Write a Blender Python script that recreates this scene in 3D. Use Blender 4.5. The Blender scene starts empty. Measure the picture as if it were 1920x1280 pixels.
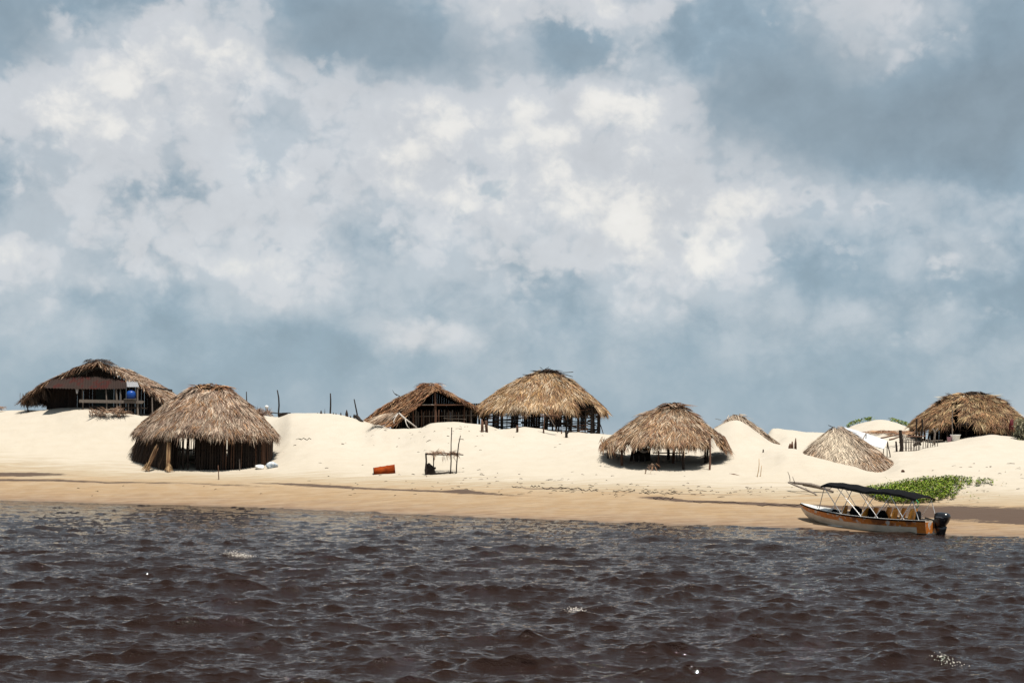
import bpy, math, random
import numpy as np
from mathutils import Vector, Matrix

# ------------------------------------------------------------ camera, sky, sun
random.seed(7); RNG = np.random.default_rng(11)
S = bpy.context.scene
COL = S.collection
F = 2667.0; HC = 3.5; TH = math.radians(1.0); CT, ST = math.cos(TH), math.sin(TH)
cam_d = bpy.data.cameras.new('camera'); cam = bpy.data.objects.new('camera', cam_d); COL.objects.link(cam)
cam.location = (0, 0, HC); cam.rotation_euler = (math.radians(90), -TH, 0)
cam_d.sensor_width = 36; cam_d.lens = 36*F/1920; cam_d.shift_y = 190/1920
cam_d.clip_start = .1; cam_d.clip_end = 5000
S.camera = cam
S.view_settings.view_transform = 'Standard'; S.view_settings.look = 'None'
S.view_settings.exposure = .6; S.view_settings.gamma = 1; S.view_settings.use_curve_mapping = False
SUN_EL, SUN_AZ = 74.0, 150.0        # azimuth clockwise from +Y (the view direction); sun high, behind the viewer's right
sd = bpy.data.lights.new('sun', 'SUN'); sd.energy = 5.0; sd.angle = math.radians(.55); sd.color = (1, .95, .86)
so = bpy.data.objects.new('sun', sd); COL.objects.link(so)
_az, _el = math.radians(SUN_AZ), math.radians(SUN_EL)
SDIR = Vector((math.sin(_az)*math.cos(_el), math.cos(_az)*math.cos(_el), math.sin(_el)))
so.rotation_euler = SDIR.to_track_quat('Z', 'Y').to_euler(); so.location = (20, -20, 80)


class NT:
    """tiny node-tree helper"""
    def __init__(s, tree): s.t = tree; s.n = tree.nodes; s.l = tree.links
    def put(s, inp, v):
        if isinstance(v, bpy.types.NodeSocket): s.l.new(v, inp)
        elif v is not None:
            if hasattr(inp, 'default_value'):
                try: inp.default_value = v
                except Exception: inp.default_value = tuple(v)+(1,)
    def math(s, op, a, b=None, c=None, clamp=False):
        n = s.n.new('ShaderNodeMath'); n.operation = op; n.use_clamp = clamp
        s.put(n.inputs[0], a)
        if b is not None: s.put(n.inputs[1], b)
        if c is not None: s.put(n.inputs[2], c)
        return n.outputs[0]
    def vm(s, op, a, b=None):
        n = s.n.new('ShaderNodeVectorMath'); n.operation = op; s.put(n.inputs[0], a)
        if b is not None: s.put(n.inputs[1], b)
        return n.outputs['Value'] if op in ('LENGTH', 'DOT_PRODUCT', 'DISTANCE') else n.outputs['Vector']
    def noise(s, vec, scale, detail=5, rough=.5, dist=0, lac=2.0, out='Fac'):
        n = s.n.new('ShaderNodeTexNoise'); s.put(n.inputs['Vector'], vec)
        n.inputs['Scale'].default_value = scale; n.inputs['Detail'].default_value = detail
        n.inputs['Roughness'].default_value = rough; n.inputs['Distortion'].default_value = dist
        n.inputs['Lacunarity'].default_value = lac
        return n.outputs[out]
    def mr(s, v, a, b, c=0, d=1, smooth=False):
        n = s.n.new('ShaderNodeMapRange'); n.interpolation_type = 'SMOOTHSTEP' if smooth else 'LINEAR'
        s.put(n.inputs['Value'], v)
        for k, x in zip(('From Min', 'From Max', 'To Min', 'To Max'), (a, b, c, d)): s.put(n.inputs[k], x)
        return n.outputs['Result']
    def ramp(s, v, pts):
        n = s.n.new('ShaderNodeValToRGB'); s.put(n.inputs['Fac'], v); e = n.color_ramp.elements
        e[0].position, e[0].color = pts[0][0], tuple(pts[0][1])+(1,)
        e[1].position, e[1].color = pts[-1][0], tuple(pts[-1][1])+(1,)
        for p, c in pts[1:-1]:
            x = e.new(p); x.color = tuple(c)+(1,)
        return n.outputs['Color']
    def mix(s, f, a, b, mode='MIX'):
        n = s.n.new('ShaderNodeMix'); n.data_type = 'RGBA'; n.blend_type = mode
        s.put(n.inputs['Factor'], f)
        for k, v in ((6, a), (7, b)):
            s.put(n.inputs[k], v if isinstance(v, bpy.types.NodeSocket) else tuple(v)+(1,))
        return n.outputs[2]
    def mapping(s, vec, scale=(1, 1, 1), rot=(0, 0, 0), loc=(0, 0, 0)):
        n = s.n.new('ShaderNodeMapping'); s.put(n.inputs['Vector'], vec)
        n.inputs['Scale'].default_value = scale; n.inputs['Rotation'].default_value = rot; n.inputs['Location'].default_value = loc
        return n.outputs['Vector']
    def bump(s, h, dist=.05, strength=1, normal=None):
        n = s.n.new('ShaderNodeBump'); s.put(n.inputs['Height'], h)
        n.inputs['Distance'].default_value = dist; n.inputs['Strength'].default_value = strength
        if normal is not None: s.l.new(normal, n.inputs['Normal'])
        return n.outputs['Normal']
    def attr(s, name, out='Fac'):
        n = s.n.new('ShaderNodeAttribute'); n.attribute_name = name; return n.outputs[out]
    def coord(s, out='Object'):
        return s.n.new('ShaderNodeTexCoord').outputs[out]


def make_world():
    w = bpy.data.worlds.new('World'); S.world = w; w.use_nodes = True
    t = NT(w.node_tree); t.n.clear()
    d = t.coord('Generated')
    sky = t.n.new('ShaderNodeTexSky'); sky.sky_type = 'NISHITA'; sky.sun_disc = False
    sky.sun_elevation = _el; sky.sun_rotation = _az
    b1 = t.n.new('ShaderNodeBackground'); t.l.new(sky.outputs[0], b1.inputs[0]); b1.inputs[1].default_value = .08
    # cloud deck: broad masses standing at their bearings, broken up by turbulence
    light = [(150, 150, 270, 180, .36), (60, 320, 130, 150, .20), (270, 250, 160, 120, .20), (430, 110, 220, 110, .38), (420, 255, 80, 80, .22),
             (700, 230, 180, 120, .32), (900, 230, 280, 130, .28), (1000, 340, 260, 150, .26), (1250, 290, 200, 180, .36), (1400, 345, 190, 90, .34), (1260, 470, 160, 90, .30),
             (1080, 440, 170, 120, .18), (860, 410, 130, 110, .18), (760, 360, 130, 110, .16), (600, 370, 140, 90, .30), (450, 440, 180, 110, .24), (540, 530, 190, 80, .22),
             (1190, 70, 80, 80, .26), (925, 70, 85, 90, .34), (1050, 5, 210, 60, .34), (1060, 190, 260, 90, .14), (1320, 190, 100, 70, .20), (1650, 60, 230, 130, .40), (300, 400, 220, 130, .20), (130, 420, 160, 90, .10),
             (20, 488, 75, 45, .36), (760, 632, 120, 34, .26), (1600, 372, 330, 50, .18), (1810, 480, 90, 60, .14), (165, 520, 70, 34, .14), (1640, 600, 200, 40, .06),
             (690, 75, 270, 90, -.42), (1470, 130, 170, 130, -.30), (1740, 250, 440, 110, -.42), (1095, 125, 110, 55, -.30), (15, 40, 110, 90, -.30), (1890, 90, 130, 200, -.20),
             (900, 720, 1500, 110, -.20)]
    slate = [(690, 75, 280, 95, 1), (1470, 130, 190, 130, .7), (1740, 240, 460, 120, 1), (1095, 125, 120, 60, .7), (15, 40, 120, 100, .8), (1890, 90, 130, 200, .6), (1050, -150, 1600, 130, .6)]
    frag = [(905, 350, 95, 50, 1.0), (655, 425, 95, 75, .9), (1330, 430, 75, 45, .9), (1500, 400, 80, 60, .8), (1650, 440, 160, 75, .8), (1880, 420, 110, 80, .6), (400, 590, 190, 60, .8),
            (870, 575, 220, 60, .7), (480, 472, 60, 30, .7), (1120, 395, 70, 40, .5), (250, 480, 130, 60, .5), (1500, 590, 400, 70, .6), (100, 640, 300, 50, .6)]
    wv = t.vm('SUBTRACT', t.noise(d, 16.0, 5, .55, out='Color'), (.5, .5, .5)); wv2 = t.vm('SCALE', wv); wv2.node.inputs['Scale'].default_value = .06
    dw = t.vm('ADD', d, wv2)
    def masses(L):
        acc = None
        for px, py, rx, ry, a in L:
            u, v = (px-960)/F, (830-py)/F
            b = Vector((u*CT-v*ST, 1, u*ST+v*CT)).normalized()
            df = t.vm('MULTIPLY', t.vm('SUBTRACT', dw, tuple(b)), (F/rx, F/max(rx, ry), F/ry))
            m = t.mr(t.vm('LENGTH', df), 0.1, 1.4, a, 0, True)
            acc = m if acc is None else t.math('ADD', acc, m)
        return acc
    acc = masses(light); dark = masses(frag); slt = masses(slate)
    wv = t.vm('SUBTRACT', t.noise(d, 34.0, 4, .55, out='Color'), (.5, .5, .5)); wv3 = t.vm('SCALE', wv); wv3.node.inputs['Scale'].default_value = .014
    dd = t.mapping(t.vm('ADD', d, wv3), (1, 1, 1.2))
    def puff(vec, scale, det=3):
        n = t.n.new('ShaderNodeTexVoronoi'); n.feature = 'F1'; t.l.new(vec, n.inputs['Vector']); n.inputs['Scale'].default_value = scale
        n.inputs['Detail'].default_value = det; n.inputs['Roughness'].default_value = .55; n.inputs['Lacunarity'].default_value = 2.3
        return t.math('SUBTRACT', .5, n.outputs['Distance'])
    C = lambda x, k=.5: t.math('SUBTRACT', x, k)
    n0 = C(t.noise(dd, 5.0, 3, .5)); n1 = C(t.noise(dd, 11, 8, .56)); n2 = C(t.noise(dd, 30, 7, .6)); n3 = C(t.noise(t.vm('ADD', dd, (3.1, 1.7, .4)), 17, 7, .55))
    p1 = puff(dd, 15); p2 = puff(t.vm('ADD', dd, (1.3, 2.1, .7)), 30, 2)
    z = t.n.new('ShaderNodeSeparateXYZ'); t.l.new(d, z.inputs[0])
    amp = t.mr(z.outputs['Z'], .02, .15, .30, 1, True)
    S2 = lambda *a: t.math('ADD', a[0], a[1]) if len(a) == 2 else t.math('ADD', a[0], S2(*a[1:]))
    X = lambda a, k: t.math('MULTIPLY', a, k)
    macro = S2(acc, X(n0, .40), .16)
    f1 = S2(macro, X(S2(X(n1, .95), X(p1, .40), X(n2, .5)), amp))
    f2 = S2(macro, X(S2(X(n3, .75), X(p2, .46), X(n2, .7), X(n1, .4)), amp))
    f3 = S2(macro, X(S2(X(n1, .6), X(n3, .8), X(p1, .40), X(n2, 1.0)), amp))
    base = t.ramp(S2(X(f1, .5), X(n3, .5), .5), [(.1, (.158, .212, .255)), (.45, (.208, .277, .330)), (.8, (.262, .320, .362))])
    # towards the top of the frame and above, the slate grey of the undersides
    c = t.mix(t.mr(f1, -.20, .24, 0, 1, True), base, (.338, .376, .408))
    c = t.mix(t.mr(f2, .08, .34, 0, 1, True), c, (.428, .444, .462))
    c = t.mix(t.mr(f3, .38, .74, 0, 1, True), c, (.560, .548, .522))
    dk = S2(dark, X(S2(X(p2, .9), X(n1, 1.8), X(n2, .9)), amp))
    c = t.mix(t.mr(dk, .34, .74, 0, .60, True), c, (.218, .284, .335))
    c = t.mix(t.mr(S2(slt, X(n1, 1.5), X(n2, .8)), .05, 1.25, 0, .80, True), c, (.180, .226, .260))
    tone = S2(X(S2(X(n1, .26), X(n2, .26), X(p1, .08), X(n3, .14)), t.mr(amp, 0, 1, .1, 1)), 1.02)
    tc = t.n.new('ShaderNodeCombineXYZ'); [t.l.new(tone, i) for i in tc.inputs]
    c = t.vm('MULTIPLY', c, tc.outputs[0])
    low = t.mr(z.outputs['Z'], -.02, .0, 1, 0)
    c = t.mix(low, c, (.10, .095, .09))
    b2 = t.n.new('ShaderNodeBackground'); t.l.new(c, b2.inputs[0]); b2.inputs[1].default_value = 1
    ms = t.n.new('ShaderNodeMixShader'); ms.inputs[0].default_value = .93
    t.l.new(b1.outputs[0], ms.inputs[1]); t.l.new(b2.outputs[0], ms.inputs[2])
    o = t.n.new('ShaderNodeOutputWorld'); t.l.new(ms.outputs[0], o.inputs[0])
    w.cycles.sampling_method = 'MANUAL'; w.cycles.sample_map_resolution = 512
make_world()

# ------------------------------------------------------------ helpers
def P(px, py, D):
    u, v = (px-960)/F, (830-py)/F
    return Vector((D*(u*CT-v*ST), D, HC+D*(u*ST+v*CT)))

def proj(A):                       # N,3 array -> bearings in photo units
    A = np.asarray(A, float); u = A[..., 0]/A[..., 1]; v = (A[..., 2]-HC)/A[..., 1]
    return 960+F*(u*CT+v*ST), 830-F*(-u*ST+v*CT)

def tag(o, label=None, cat=None, group=None, kind=None):
    if label: o['label'] = label
    if cat: o['category'] = cat
    if group: o['group'] = group
    if kind: o['kind'] = kind
    return o

def link(o, parent=None):
    COL.objects.link(o)
    if parent is not None:
        o.parent = parent
        base = parent.get('_b'); base = Vector(base) if base is not None else Vector((0, 0, 0))
        o.matrix_parent_inverse = Matrix.Translation(-base)
    return o

def thing(name, loc, label, cat, group=None):
    o = bpy.data.objects.new(name, None); o.empty_display_size = .3
    COL.objects.link(o); o.location = loc; o['_b'] = tuple(loc)
    return tag(o, label, cat, group)

class MB:
    def __init__(s): s.v = []; s.f = []; s.m = []; s.c = None
    def quad(s, *p, m=0):
        n = len(s.v); s.v += [tuple(x) for x in p]; s.f.append(tuple(range(n, n+len(p)))); s.m.append(m)
    def box(s, c, size, rot=None, m=0):
        c = Vector(c); h = Vector(size)/2; R = rot if rot is not None else Matrix.Identity(3); n = len(s.v)
        for i in (-1, 1):
            for j in (-1, 1):
                for k in (-1, 1): s.v.append(tuple(c+R@Vector((i*h.x, j*h.y, k*h.z))))
        for f in ((0, 1, 3, 2), (4, 6, 7, 5), (0, 4, 5, 1), (2, 3, 7, 6), (0, 2, 6, 4), (1, 5, 7, 3)):
            s.f.append(tuple(n+i for i in f)); s.m.append(m)
    def tube(s, pts, r, n=7, m=0, cap=True):
        pts = [Vector(p) for p in pts]; k = len(pts)
        rs = r if isinstance(r, (list, tuple)) else [r]*k
        base = len(s.v); up = None
        for i, p in enumerate(pts):
            t = (pts[min(i+1, k-1)]-pts[max(i-1, 0)]).normalized()
            if up is None: up = Vector((0, 0, 1)) if abs(t.z) < .9 else Vector((1, 0, 0))
            a = t.cross(up).normalized(); b = a.cross(t).normalized(); up = b
            for j in range(n):
                w = 2*math.pi*j/n; s.v.append(tuple(p+(a*math.cos(w)+b*math.sin(w))*rs[i]))
        for i in range(k-1):
            for j in range(n):
                s.f.append((base+i*n+j, base+i*n+(j+1) % n, base+(i+1)*n+(j+1) % n, base+(i+1)*n+j)); s.m.append(m)
        if cap:
            s.f.append(tuple(base+j for j in range(n-1, -1, -1))); s.m.append(m)
            s.f.append(tuple(base+(k-1)*n+j for j in range(n))); s.m.append(m)
    def loft(s, rings, m=0, closed=True, cap=True):
        base = len(s.v); n = len(rings[0])
        for r in rings: s.v += [tuple(p) for p in r]
        for i in range(len(rings)-1):
            for j in range(n if closed else n-1):
                s.f.append((base+i*n+j, base+i*n+(j+1) % n, base+(i+1)*n+(j+1) % n, base+(i+1)*n+j)); s.m.append(m)
        if cap and closed:
            s.f.append(tuple(base+j for j in range(n-1, -1, -1))); s.m.append(m)
            s.f.append(tuple(base+(len(rings)-1)*n+j for j in range(n))); s.m.append(m)
    def build(s, name, mats, parent=None, smooth=False, X=None):
        me = bpy.data.meshes.new(name); v = s.v
        if X is not None: v = [tuple(X@Vector(p)) for p in v]
        me.from_pydata(v, [], s.f)
        if not isinstance(mats, (list, tuple)): mats = [mats]
        for m in mats: me.materials.append(m)
        me.polygons.foreach_set('material_index', s.m)
        if smooth: me.polygons.foreach_set('use_smooth', [True]*len(s.f))
        me.update()
        return link(bpy.data.objects.new(name, me), parent)

def np_mesh(name, V, faces_q=None, faces_t=None, mat=None, parent=None, col=None, smooth=False):
    me = bpy.data.meshes.new(name)
    V = np.ascontiguousarray(V, np.float32).reshape(-1, 3)
    nq = 0 if faces_q is None else len(faces_q); nt = 0 if faces_t is None else len(faces_t)
    me.vertices.add(len(V)); me.vertices.foreach_set('co', V.ravel())
    idx = []
    if nq: idx.append(np.asarray(faces_q, np.int32).ravel())
    if nt: idx.append(np.asarray(faces_t, np.int32).ravel())
    idx = np.concatenate(idx); me.loops.add(len(idx)); me.loops.foreach_set('vertex_index', idx)
    starts = np.concatenate([np.arange(nq)*4, nq*4+np.arange(nt)*3]).astype(np.int32)
    me.polygons.add(nq+nt); me.polygons.foreach_set('loop_start', starts)
    if smooth: me.polygons.foreach_set('use_smooth', np.ones(nq+nt, bool))
    me.update(calc_edges=True)
    if mat: me.materials.append(mat)
    if col is not None:
        a = me.color_attributes.new('col', 'FLOAT_COLOR', 'POINT')
        c4 = np.ones((len(V), 4), np.float32); c4[:, :3] = col; a.data.foreach_set('color', c4.ravel())
    return link(bpy.data.objects.new(name, me), parent)

def new_mat(name):
    m = bpy.data.materials.new(name); m.use_nodes = True; t = NT(m.node_tree)
    return m, t, t.n['Principled BSDF']

def mat(name, c, c2=None, rough=.8, scale=6, metal=0, bump=0, stretch=(1, 1, 1), rnd=.25, spec=.3, lo=.35, hi=.65):
    m, t, b = new_mat(name); o = t.mapping(t.coord('Object'), stretch)
    oi = t.n.new('ShaderNodeObjectInfo')
    o = t.vm('ADD', o, t.vm('SCALE', oi.outputs['Random'])) if False else o
    n = t.noise(o, scale, 6, .6)
    cc = t.mix(t.mr(n, lo, hi), c, c2 or tuple(x*.6 for x in c))
    cc = t.mix(1, cc, (1, 1, 1), 'MULTIPLY')
    v = t.mr(oi.outputs['Random'], 0, 1, 1-rnd, 1+rnd)
    hs = t.n.new('ShaderNodeHueSaturation'); t.l.new(v, hs.inputs['Value']); t.l.new(cc, hs.inputs['Color'])
    t.l.new(hs.outputs[0], b.inputs['Base Color'])
    b.inputs['Roughness'].default_value = rough; b.inputs['Metallic'].default_value = metal
    b.inputs['Specular IOR Level'].default_value = spec
    if bump: t.l.new(t.bump(n, bump), b.inputs['Normal'])
    return m

M = {}
M['wood_dark'] = mat('shade_dark_weathered_wood', (.026, .016, .011), (.012, .008, .006), .9, 5, stretch=(8, 8, 1), bump=.01, rnd=.45)  # weathered wood, albedo lowered to deepen the shade inside the huts
M['wood_brown'] = mat('brown_wood', (.11, .052, .030), (.05, .026, .017), .9, 5, stretch=(8, 8, 1), bump=.01, rnd=.3)
M['wood_grey'] = mat('grey_sun_bleached_wood', (.18, .15, .125), (.09, .07, .058), .9, 5, stretch=(8, 8, 1), bump=.01, rnd=.3)
M['wood_pale'] = mat('pale_driftwood', (.46, .42, .38), (.32, .28, .24), .9, 5, bump=.01, rnd=.1)
M['plank'] = mat('shade_dark_plank', (.026, .016, .012), (.014, .009, .007), .85, 4, stretch=(10, 10, 1), bump=.01, rnd=.5)  # planks coloured near black to stand in for deep indoor shade
M['tan_stalk'] = mat('tan_palm_stalk', (.45, .30, .15), (.28, .17, .08), .85, 5, rnd=.2)
M['under'] = mat('matted_thatch', (.022, .014, .010), (.010, .007, .005), 1, 9, rnd=.1)  # roof shell albedo lowered to deepen the shade under the thatch
M['white_sheet'] = mat('white_tarp', (.47, .48, .50), (.42, .43, .45), .7, 2, rnd=.05)
M['white'] = mat('white_paint', (.70, .69, .66), (.55, .54, .51), .5, 4, rnd=.05)
M['black'] = mat('black_canvas', (.003, .003, .0035), (.005, .005, .006), .95, 5, rnd=.1, spec=.08)
M['black_gloss'] = mat('black_gloss', (.006, .006, .008), (.009, .009, .011), .22, 5, rnd=.05, spec=.6)
M['steel'] = mat('stainless_tube', (.68, .66, .64), (.58, .56, .54), .35, 5, metal=.5, rnd=.05, spec=.5)
M['orange'] = mat('orange_moulded_seat', (.78, .33, .06), (.66, .26, .04), .45, 4, rnd=.12)
M['blue'] = mat('blue_plastic', (.006, .055, .27), (.005, .04, .2), .4, 3, rnd=.05)
M['bluegrey'] = mat('blue_grey_sack', (.20, .27, .34), (.5, .5, .5), .7, 8, rnd=.05)
M['green_rope'] = mat('green_cord', (.02, .35, .18), (.02, .25, .14), .7, 9, rnd=.05)
M['red'] = mat('red_cloth', (.10, .008, .012), (.07, .006, .01), .8, 4, rnd=.05)
M['teal'] = mat('faded_dark_cloth', (.03, .045, .045), (.02, .03, .03), .8, 4, rnd=.05)

def thatch_mat():
    m, t, b = new_mat('palm_thatch')
    t.l.new(t.attr('col', 'Color'), b.inputs['Base Color']); b.inputs['Roughness'].default_value = .75
    b.inputs['Specular IOR Level'].default_value = .25
    return m
M['thatch'] = thatch_mat()

# pole meshes shared by all posts and stakes
def pole_mesh(name, seed, mt, bend=.5, taper=.75):
    r = random.Random(seed); mb = MB(); pts = []; rs = []
    for i in range(4):
        pts.append((r.uniform(-bend, bend) if 0 < i < 3 else 0, r.uniform(-bend, bend) if 0 < i < 3 else 0, i/3)); rs.append((1-(1-taper)*i/3)*r.uniform(.9, 1.1))
    mb.tube(pts, rs, 6)
    me = bpy.data.meshes.new(name); me.from_pydata(mb.v, [], mb.f); me.materials.append(mt)
    me.polygons.foreach_set('use_smooth', [True]*len(me.polygons)); me.update(); return me
# tubes are built in unit radius / unit length, so use flat rings
def pole_mesh(name, seed, mt, bend=.5, taper=.75, n=6):
    r = random.Random(seed); v = []; f = []
    for i in range(4):
        cx, cy = ((r.uniform(-bend, bend), r.uniform(-bend, bend)) if 0 < i < 3 else (0, 0)); rr = (1-(1-taper)*i/3)*r.uniform(.92, 1.08)
        for j in range(n):
            w = 2*math.pi*j/n; v.append((cx+rr*math.cos(w), cy+rr*math.sin(w), i/3))
    for i in range(3):
        for j in range(n): f.append((i*n+j, i*n+(j+1) % n, (i+1)*n+(j+1) % n, (i+1)*n+j))
    f.append(tuple(range(n-1, -1, -1))); f.append(tuple(3*n+j for j in range(n)))
    me = bpy.data.meshes.new(name); me.from_pydata(v, [], f); me.materials.append(mt)
    me.polygons.foreach_set('use_smooth', [True]*(3*n)+[False]*2); me.update(); return me
POLES = {}
for k in ('wood_dark', 'wood_brown', 'wood_grey', 'wood_pale', 'tan_stalk', 'steel'):
    POLES[k] = [pole_mesh('pole', i*7+3, M[k], 0 if k == 'steel' else (.7 if i else .35), 1 if k == 'steel' else .75, 8 if k == 'steel' else 6) for i in range(5)]

def pole(name, a, b, r, mt='wood_dark', parent=None, rnd=random):
    a = Vector(a); b = Vector(b); d = b-a
    o = bpy.data.objects.new(name, rnd.choice(POLES[mt])); link(o, parent)
    o.location = a; o.rotation_mode = 'QUATERNION'
    o.rotation_quaternion = d.to_track_quat('Z', 'Y') @ Vector((0, 0, 1)).rotation_difference(Vector((0, 0, 1)))
    o.scale = (r, r, d.length)
    return o

def plank(name, c, size, mt, parent=None, rot=None):
    mb = MB(); mb.box(c, size, rot); return mb.build(name, mt, parent)

# value noise for numpy
def vnoise(x, y, seed=0):
    xi = np.floor(x).astype(np.int64); yi = np.floor(y).astype(np.int64); xf = x-xi; yf = y-yi
    def h(a, b):
        n = (a*374761393+b*668265263+seed*982451653) & 0xffffffff
        n = ((n ^ (n >> 13))*1274126177) & 0xffffffff
        return ((n ^ (n >> 16)) & 0xffff)/65535.0
    sx = xf*xf*(3-2*xf); sy = yf*yf*(3-2*yf)
    return (h(xi, yi)*(1-sx)+h(xi+1, yi)*sx)*(1-sy)+(h(xi, yi+1)*(1-sx)+h(xi+1, yi+1)*sx)*sy
def fbm(x, y, o=4, seed=0):
    r = 0; a = .5; s = 0
    for i in range(o): r = r+a*vnoise(x*2**i, y*2**i, seed+i); s += a; a *= .5
    return r/s-.5

def pchip(xs, ys, x):
    xs = np.asarray(xs, float); ys = np.asarray(ys, float); h = np.diff(xs); d = np.diff(ys)/h
    m = np.zeros(len(xs)); m[0] = d[0]; m[-1] = d[-1]
    for i in range(1, len(xs)-1):
        if d[i-1]*d[i] > 0:
            w1 = 2*h[i]+h[i-1]; w2 = h[i]+2*h[i-1]; m[i] = (w1+w2)/(w1/d[i-1]+w2/d[i])
    x = np.clip(x, xs[0], xs[-1]); k = np.clip(np.searchsorted(xs, x)-1, 0, len(h)-1)
    t = (x-xs[k])/h[k]
    return ((2*t**3-3*t**2+1)*ys[k]+(t**3-2*t**2+t)*h[k]*m[k]+(-2*t**3+3*t**2)*ys[k+1]+(t**3-t**2)*h[k]*m[k+1])

# ------------------------------------------------------------ terrain
def zz(px, py, D): return P(px, py, D).z
SH = [(-2000, 925), (-800, 930), (0, 937.5), (240, 944), (480, 951), (720, 961), (960, 971), (1200, 980), (1500, 990), (1700, 998), (1920, 1008), (2600, 1030), (3600, 1060)]
def shoreD(px):
    ys = np.interp(px, [a for a, b in SH], [b for a, b in SH]); yh = 830+(np.asarray(px)-960)*math.tan(TH)
    return HC*F/(ys-yh)
TC = {-2000: [(830, 92), (775, 99)], -400: [(830, 90), (775, 97)], 0: [(830, 88), (770, 96)], 100: [(830, 88), (766, 94)], 150: [(830, 88), (763, 93)], 200: [(830, 88), (769, 92.5), (768, 97)],
      260: [(835, 88), (780, 91.5), (776, 97)], 300: [(840, 89), (778, 95)], 400: [(850, 91.5), (780, 98)], 490: [(845, 91), (779, 97)], 520: [(840, 90), (780, 96)],
      548: [(835, 89), (773, 95)], 600: [(835, 88), (774, 95)], 640: [(835, 88), (778, 95)], 680: [(840, 88), (788, 94)], 705: [(840, 88), (795, 92)], 740: [(840, 88), (803, 91)],
      785: [(840, 87), (802, 91)], 810: [(835, 87), (793, 91)], 860: [(830, 87), (791, 91)], 910: [(830, 87), (796, 92)], 940: [(830, 87), (804, 92)], 985: [(830, 87), (800, 91)],
      1045: [(835, 86), (808, 92)], 1120: [(835, 85), (813, 93)], 1180: [(850, 85), (815, 94)], 1250: [(852, 85), (812, 94)], 1310: [(850, 85), (806, 94)],
      1340: [(842, 83.5), (803, 87)], 1380: [(842, 83), (787, 87)], 1420: [(844, 83), (810, 87)], 1450: [(845, 82), (830, 87), (832, 91), (803, 101)],
      1480: [(848, 80), (833, 88), (806, 101)], 1520: [(857, 78.6), (838, 88), (811, 101)], 1567: [(868, 78.0), (840, 86), (812, 101)], 1600: [(877, 77.4), (845, 86), (797, 103)],
      1650: [(889, 76.8), (842, 86), (787, 103)], 1690: [(872, 78), (842, 86), (796, 103)], 1715: [(868, 78), (838, 88), (808, 103)], 1750: [(860, 79), (832, 90), (826, 97)],
      1800: [(858, 79), (824, 90), (822, 97)], 1860: [(855, 80), (814, 89), (815, 96)], 1920: [(855, 80), (822, 89), (822, 96)], 2200: [(855, 80), (820, 90)], 3600: [(860, 80), (830, 90)]}
PXC = np.array(sorted(TC)); DR = np.unique(np.concatenate([np.linspace(8, 54, 12), np.arange(54, 104, .16), np.linspace(104, 125, 30), np.linspace(125, 400, 24), np.linspace(400, 2500, 8)]))
ZC = []
for p in PXC:
    Ds = float(shoreD(p)); s = .15; yh = 830+(p-960)*math.tan(TH)
    D1 = lambda y, s=s: (HC+s*Ds)/(s+(y-yh)/F)
    K = [(7, -1.4), (Ds-16, -1.4), (Ds-6, -.75), (Ds, 0)]
    ysh = np.interp(p, [a for a, b in SH], [b for a, b in SH])
    for y in (ysh-28, 893+max(0, (p-1500))*.0):
        d = D1(y); K.append((d, s*(d-Ds)))
    for py, D in TC[p]:
        if D > K[-1][0]+.8: K.append((D, zz(p, py, D)))
    zc, Dc = K[-1][1], K[-1][0]
    K += [(Dc+8, zc-.5), (Dc+28, max(1.2, zc-2.4)), (300, 1.2), (2500, 1.2)]
    K = np.array(K); ZC.append(pchip(K[:, 0], K[:, 1], DR))
ZC = np.array(ZC)
PXG = np.concatenate([np.arange(-2000, -300, 40), np.arange(-300, 2220, 3), np.arange(2220, 3601, 40)]).astype(float)
ZG = np.empty((len(PXG), len(DR)))
for j in range(len(DR)): ZG[:, j] = pchip(PXC, ZC[:, j], PXG)
XG = (PXG[:, None]-960)/F*DR[None, :]; YG = np.broadcast_to(DR[None, :], XG.shape)
AG = YG-shoreD(PXG)[:, None]           # metres inland
dry = np.clip(AG/14, 0, 1)
ZG = ZG+fbm(XG*.35, YG*.35, 4, 3)*.20*np.clip(AG/12, 0, 1)*np.clip((AG > 0)*1.0, 0, 1)+fbm(XG*1.6, YG*1.6, 3, 9)*(.03+.05*dry)*(AG > -2)
_pi = np.arange(len(PXG)); 
def Hs(x, y):
    x = np.atleast_1d(np.asarray(x, float)); y = np.atleast_1d(np.asarray(y, float))
    i = np.clip(np.interp(960+F*x/y, PXG, _pi), 0, len(PXG)-1.001); j = np.clip(np.interp(y, DR, np.arange(len(DR))), 0, len(DR)-1.001)
    i0 = i.astype(int); j0 = j.astype(int); fi = i-i0; fj = j-j0
    return (ZG[i0, j0]*(1-fi)+ZG[i0+1, j0]*fi)*(1-fj)+(ZG[i0, j0+1]*(1-fi)+ZG[i0+1, j0+1]*fi)*fj
def H(x, y): return float(Hs(x, y)[0])
def G(px, py, dmin=56, dmax=110):      # where the sight line meets the sand
    D = np.arange(dmin, dmax, .05); pts = np.array([P(px, py, d) for d in (1.0,)])
    u, v = (px-960)/F, (830-py)/F; x = D*(u*CT-v*ST); z = HC+D*(u*ST+v*CT)
    hit = np.nonzero(z <= Hs(x, D))[0]
    k = hit[0] if len(hit) else len(D)-1
    return Vector((x[k], D[k], z[k]))
def onsand(px, D, dz=0):
    x = (px-960)/F*D; return Vector((x, D, H(x, D)+dz))

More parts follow.
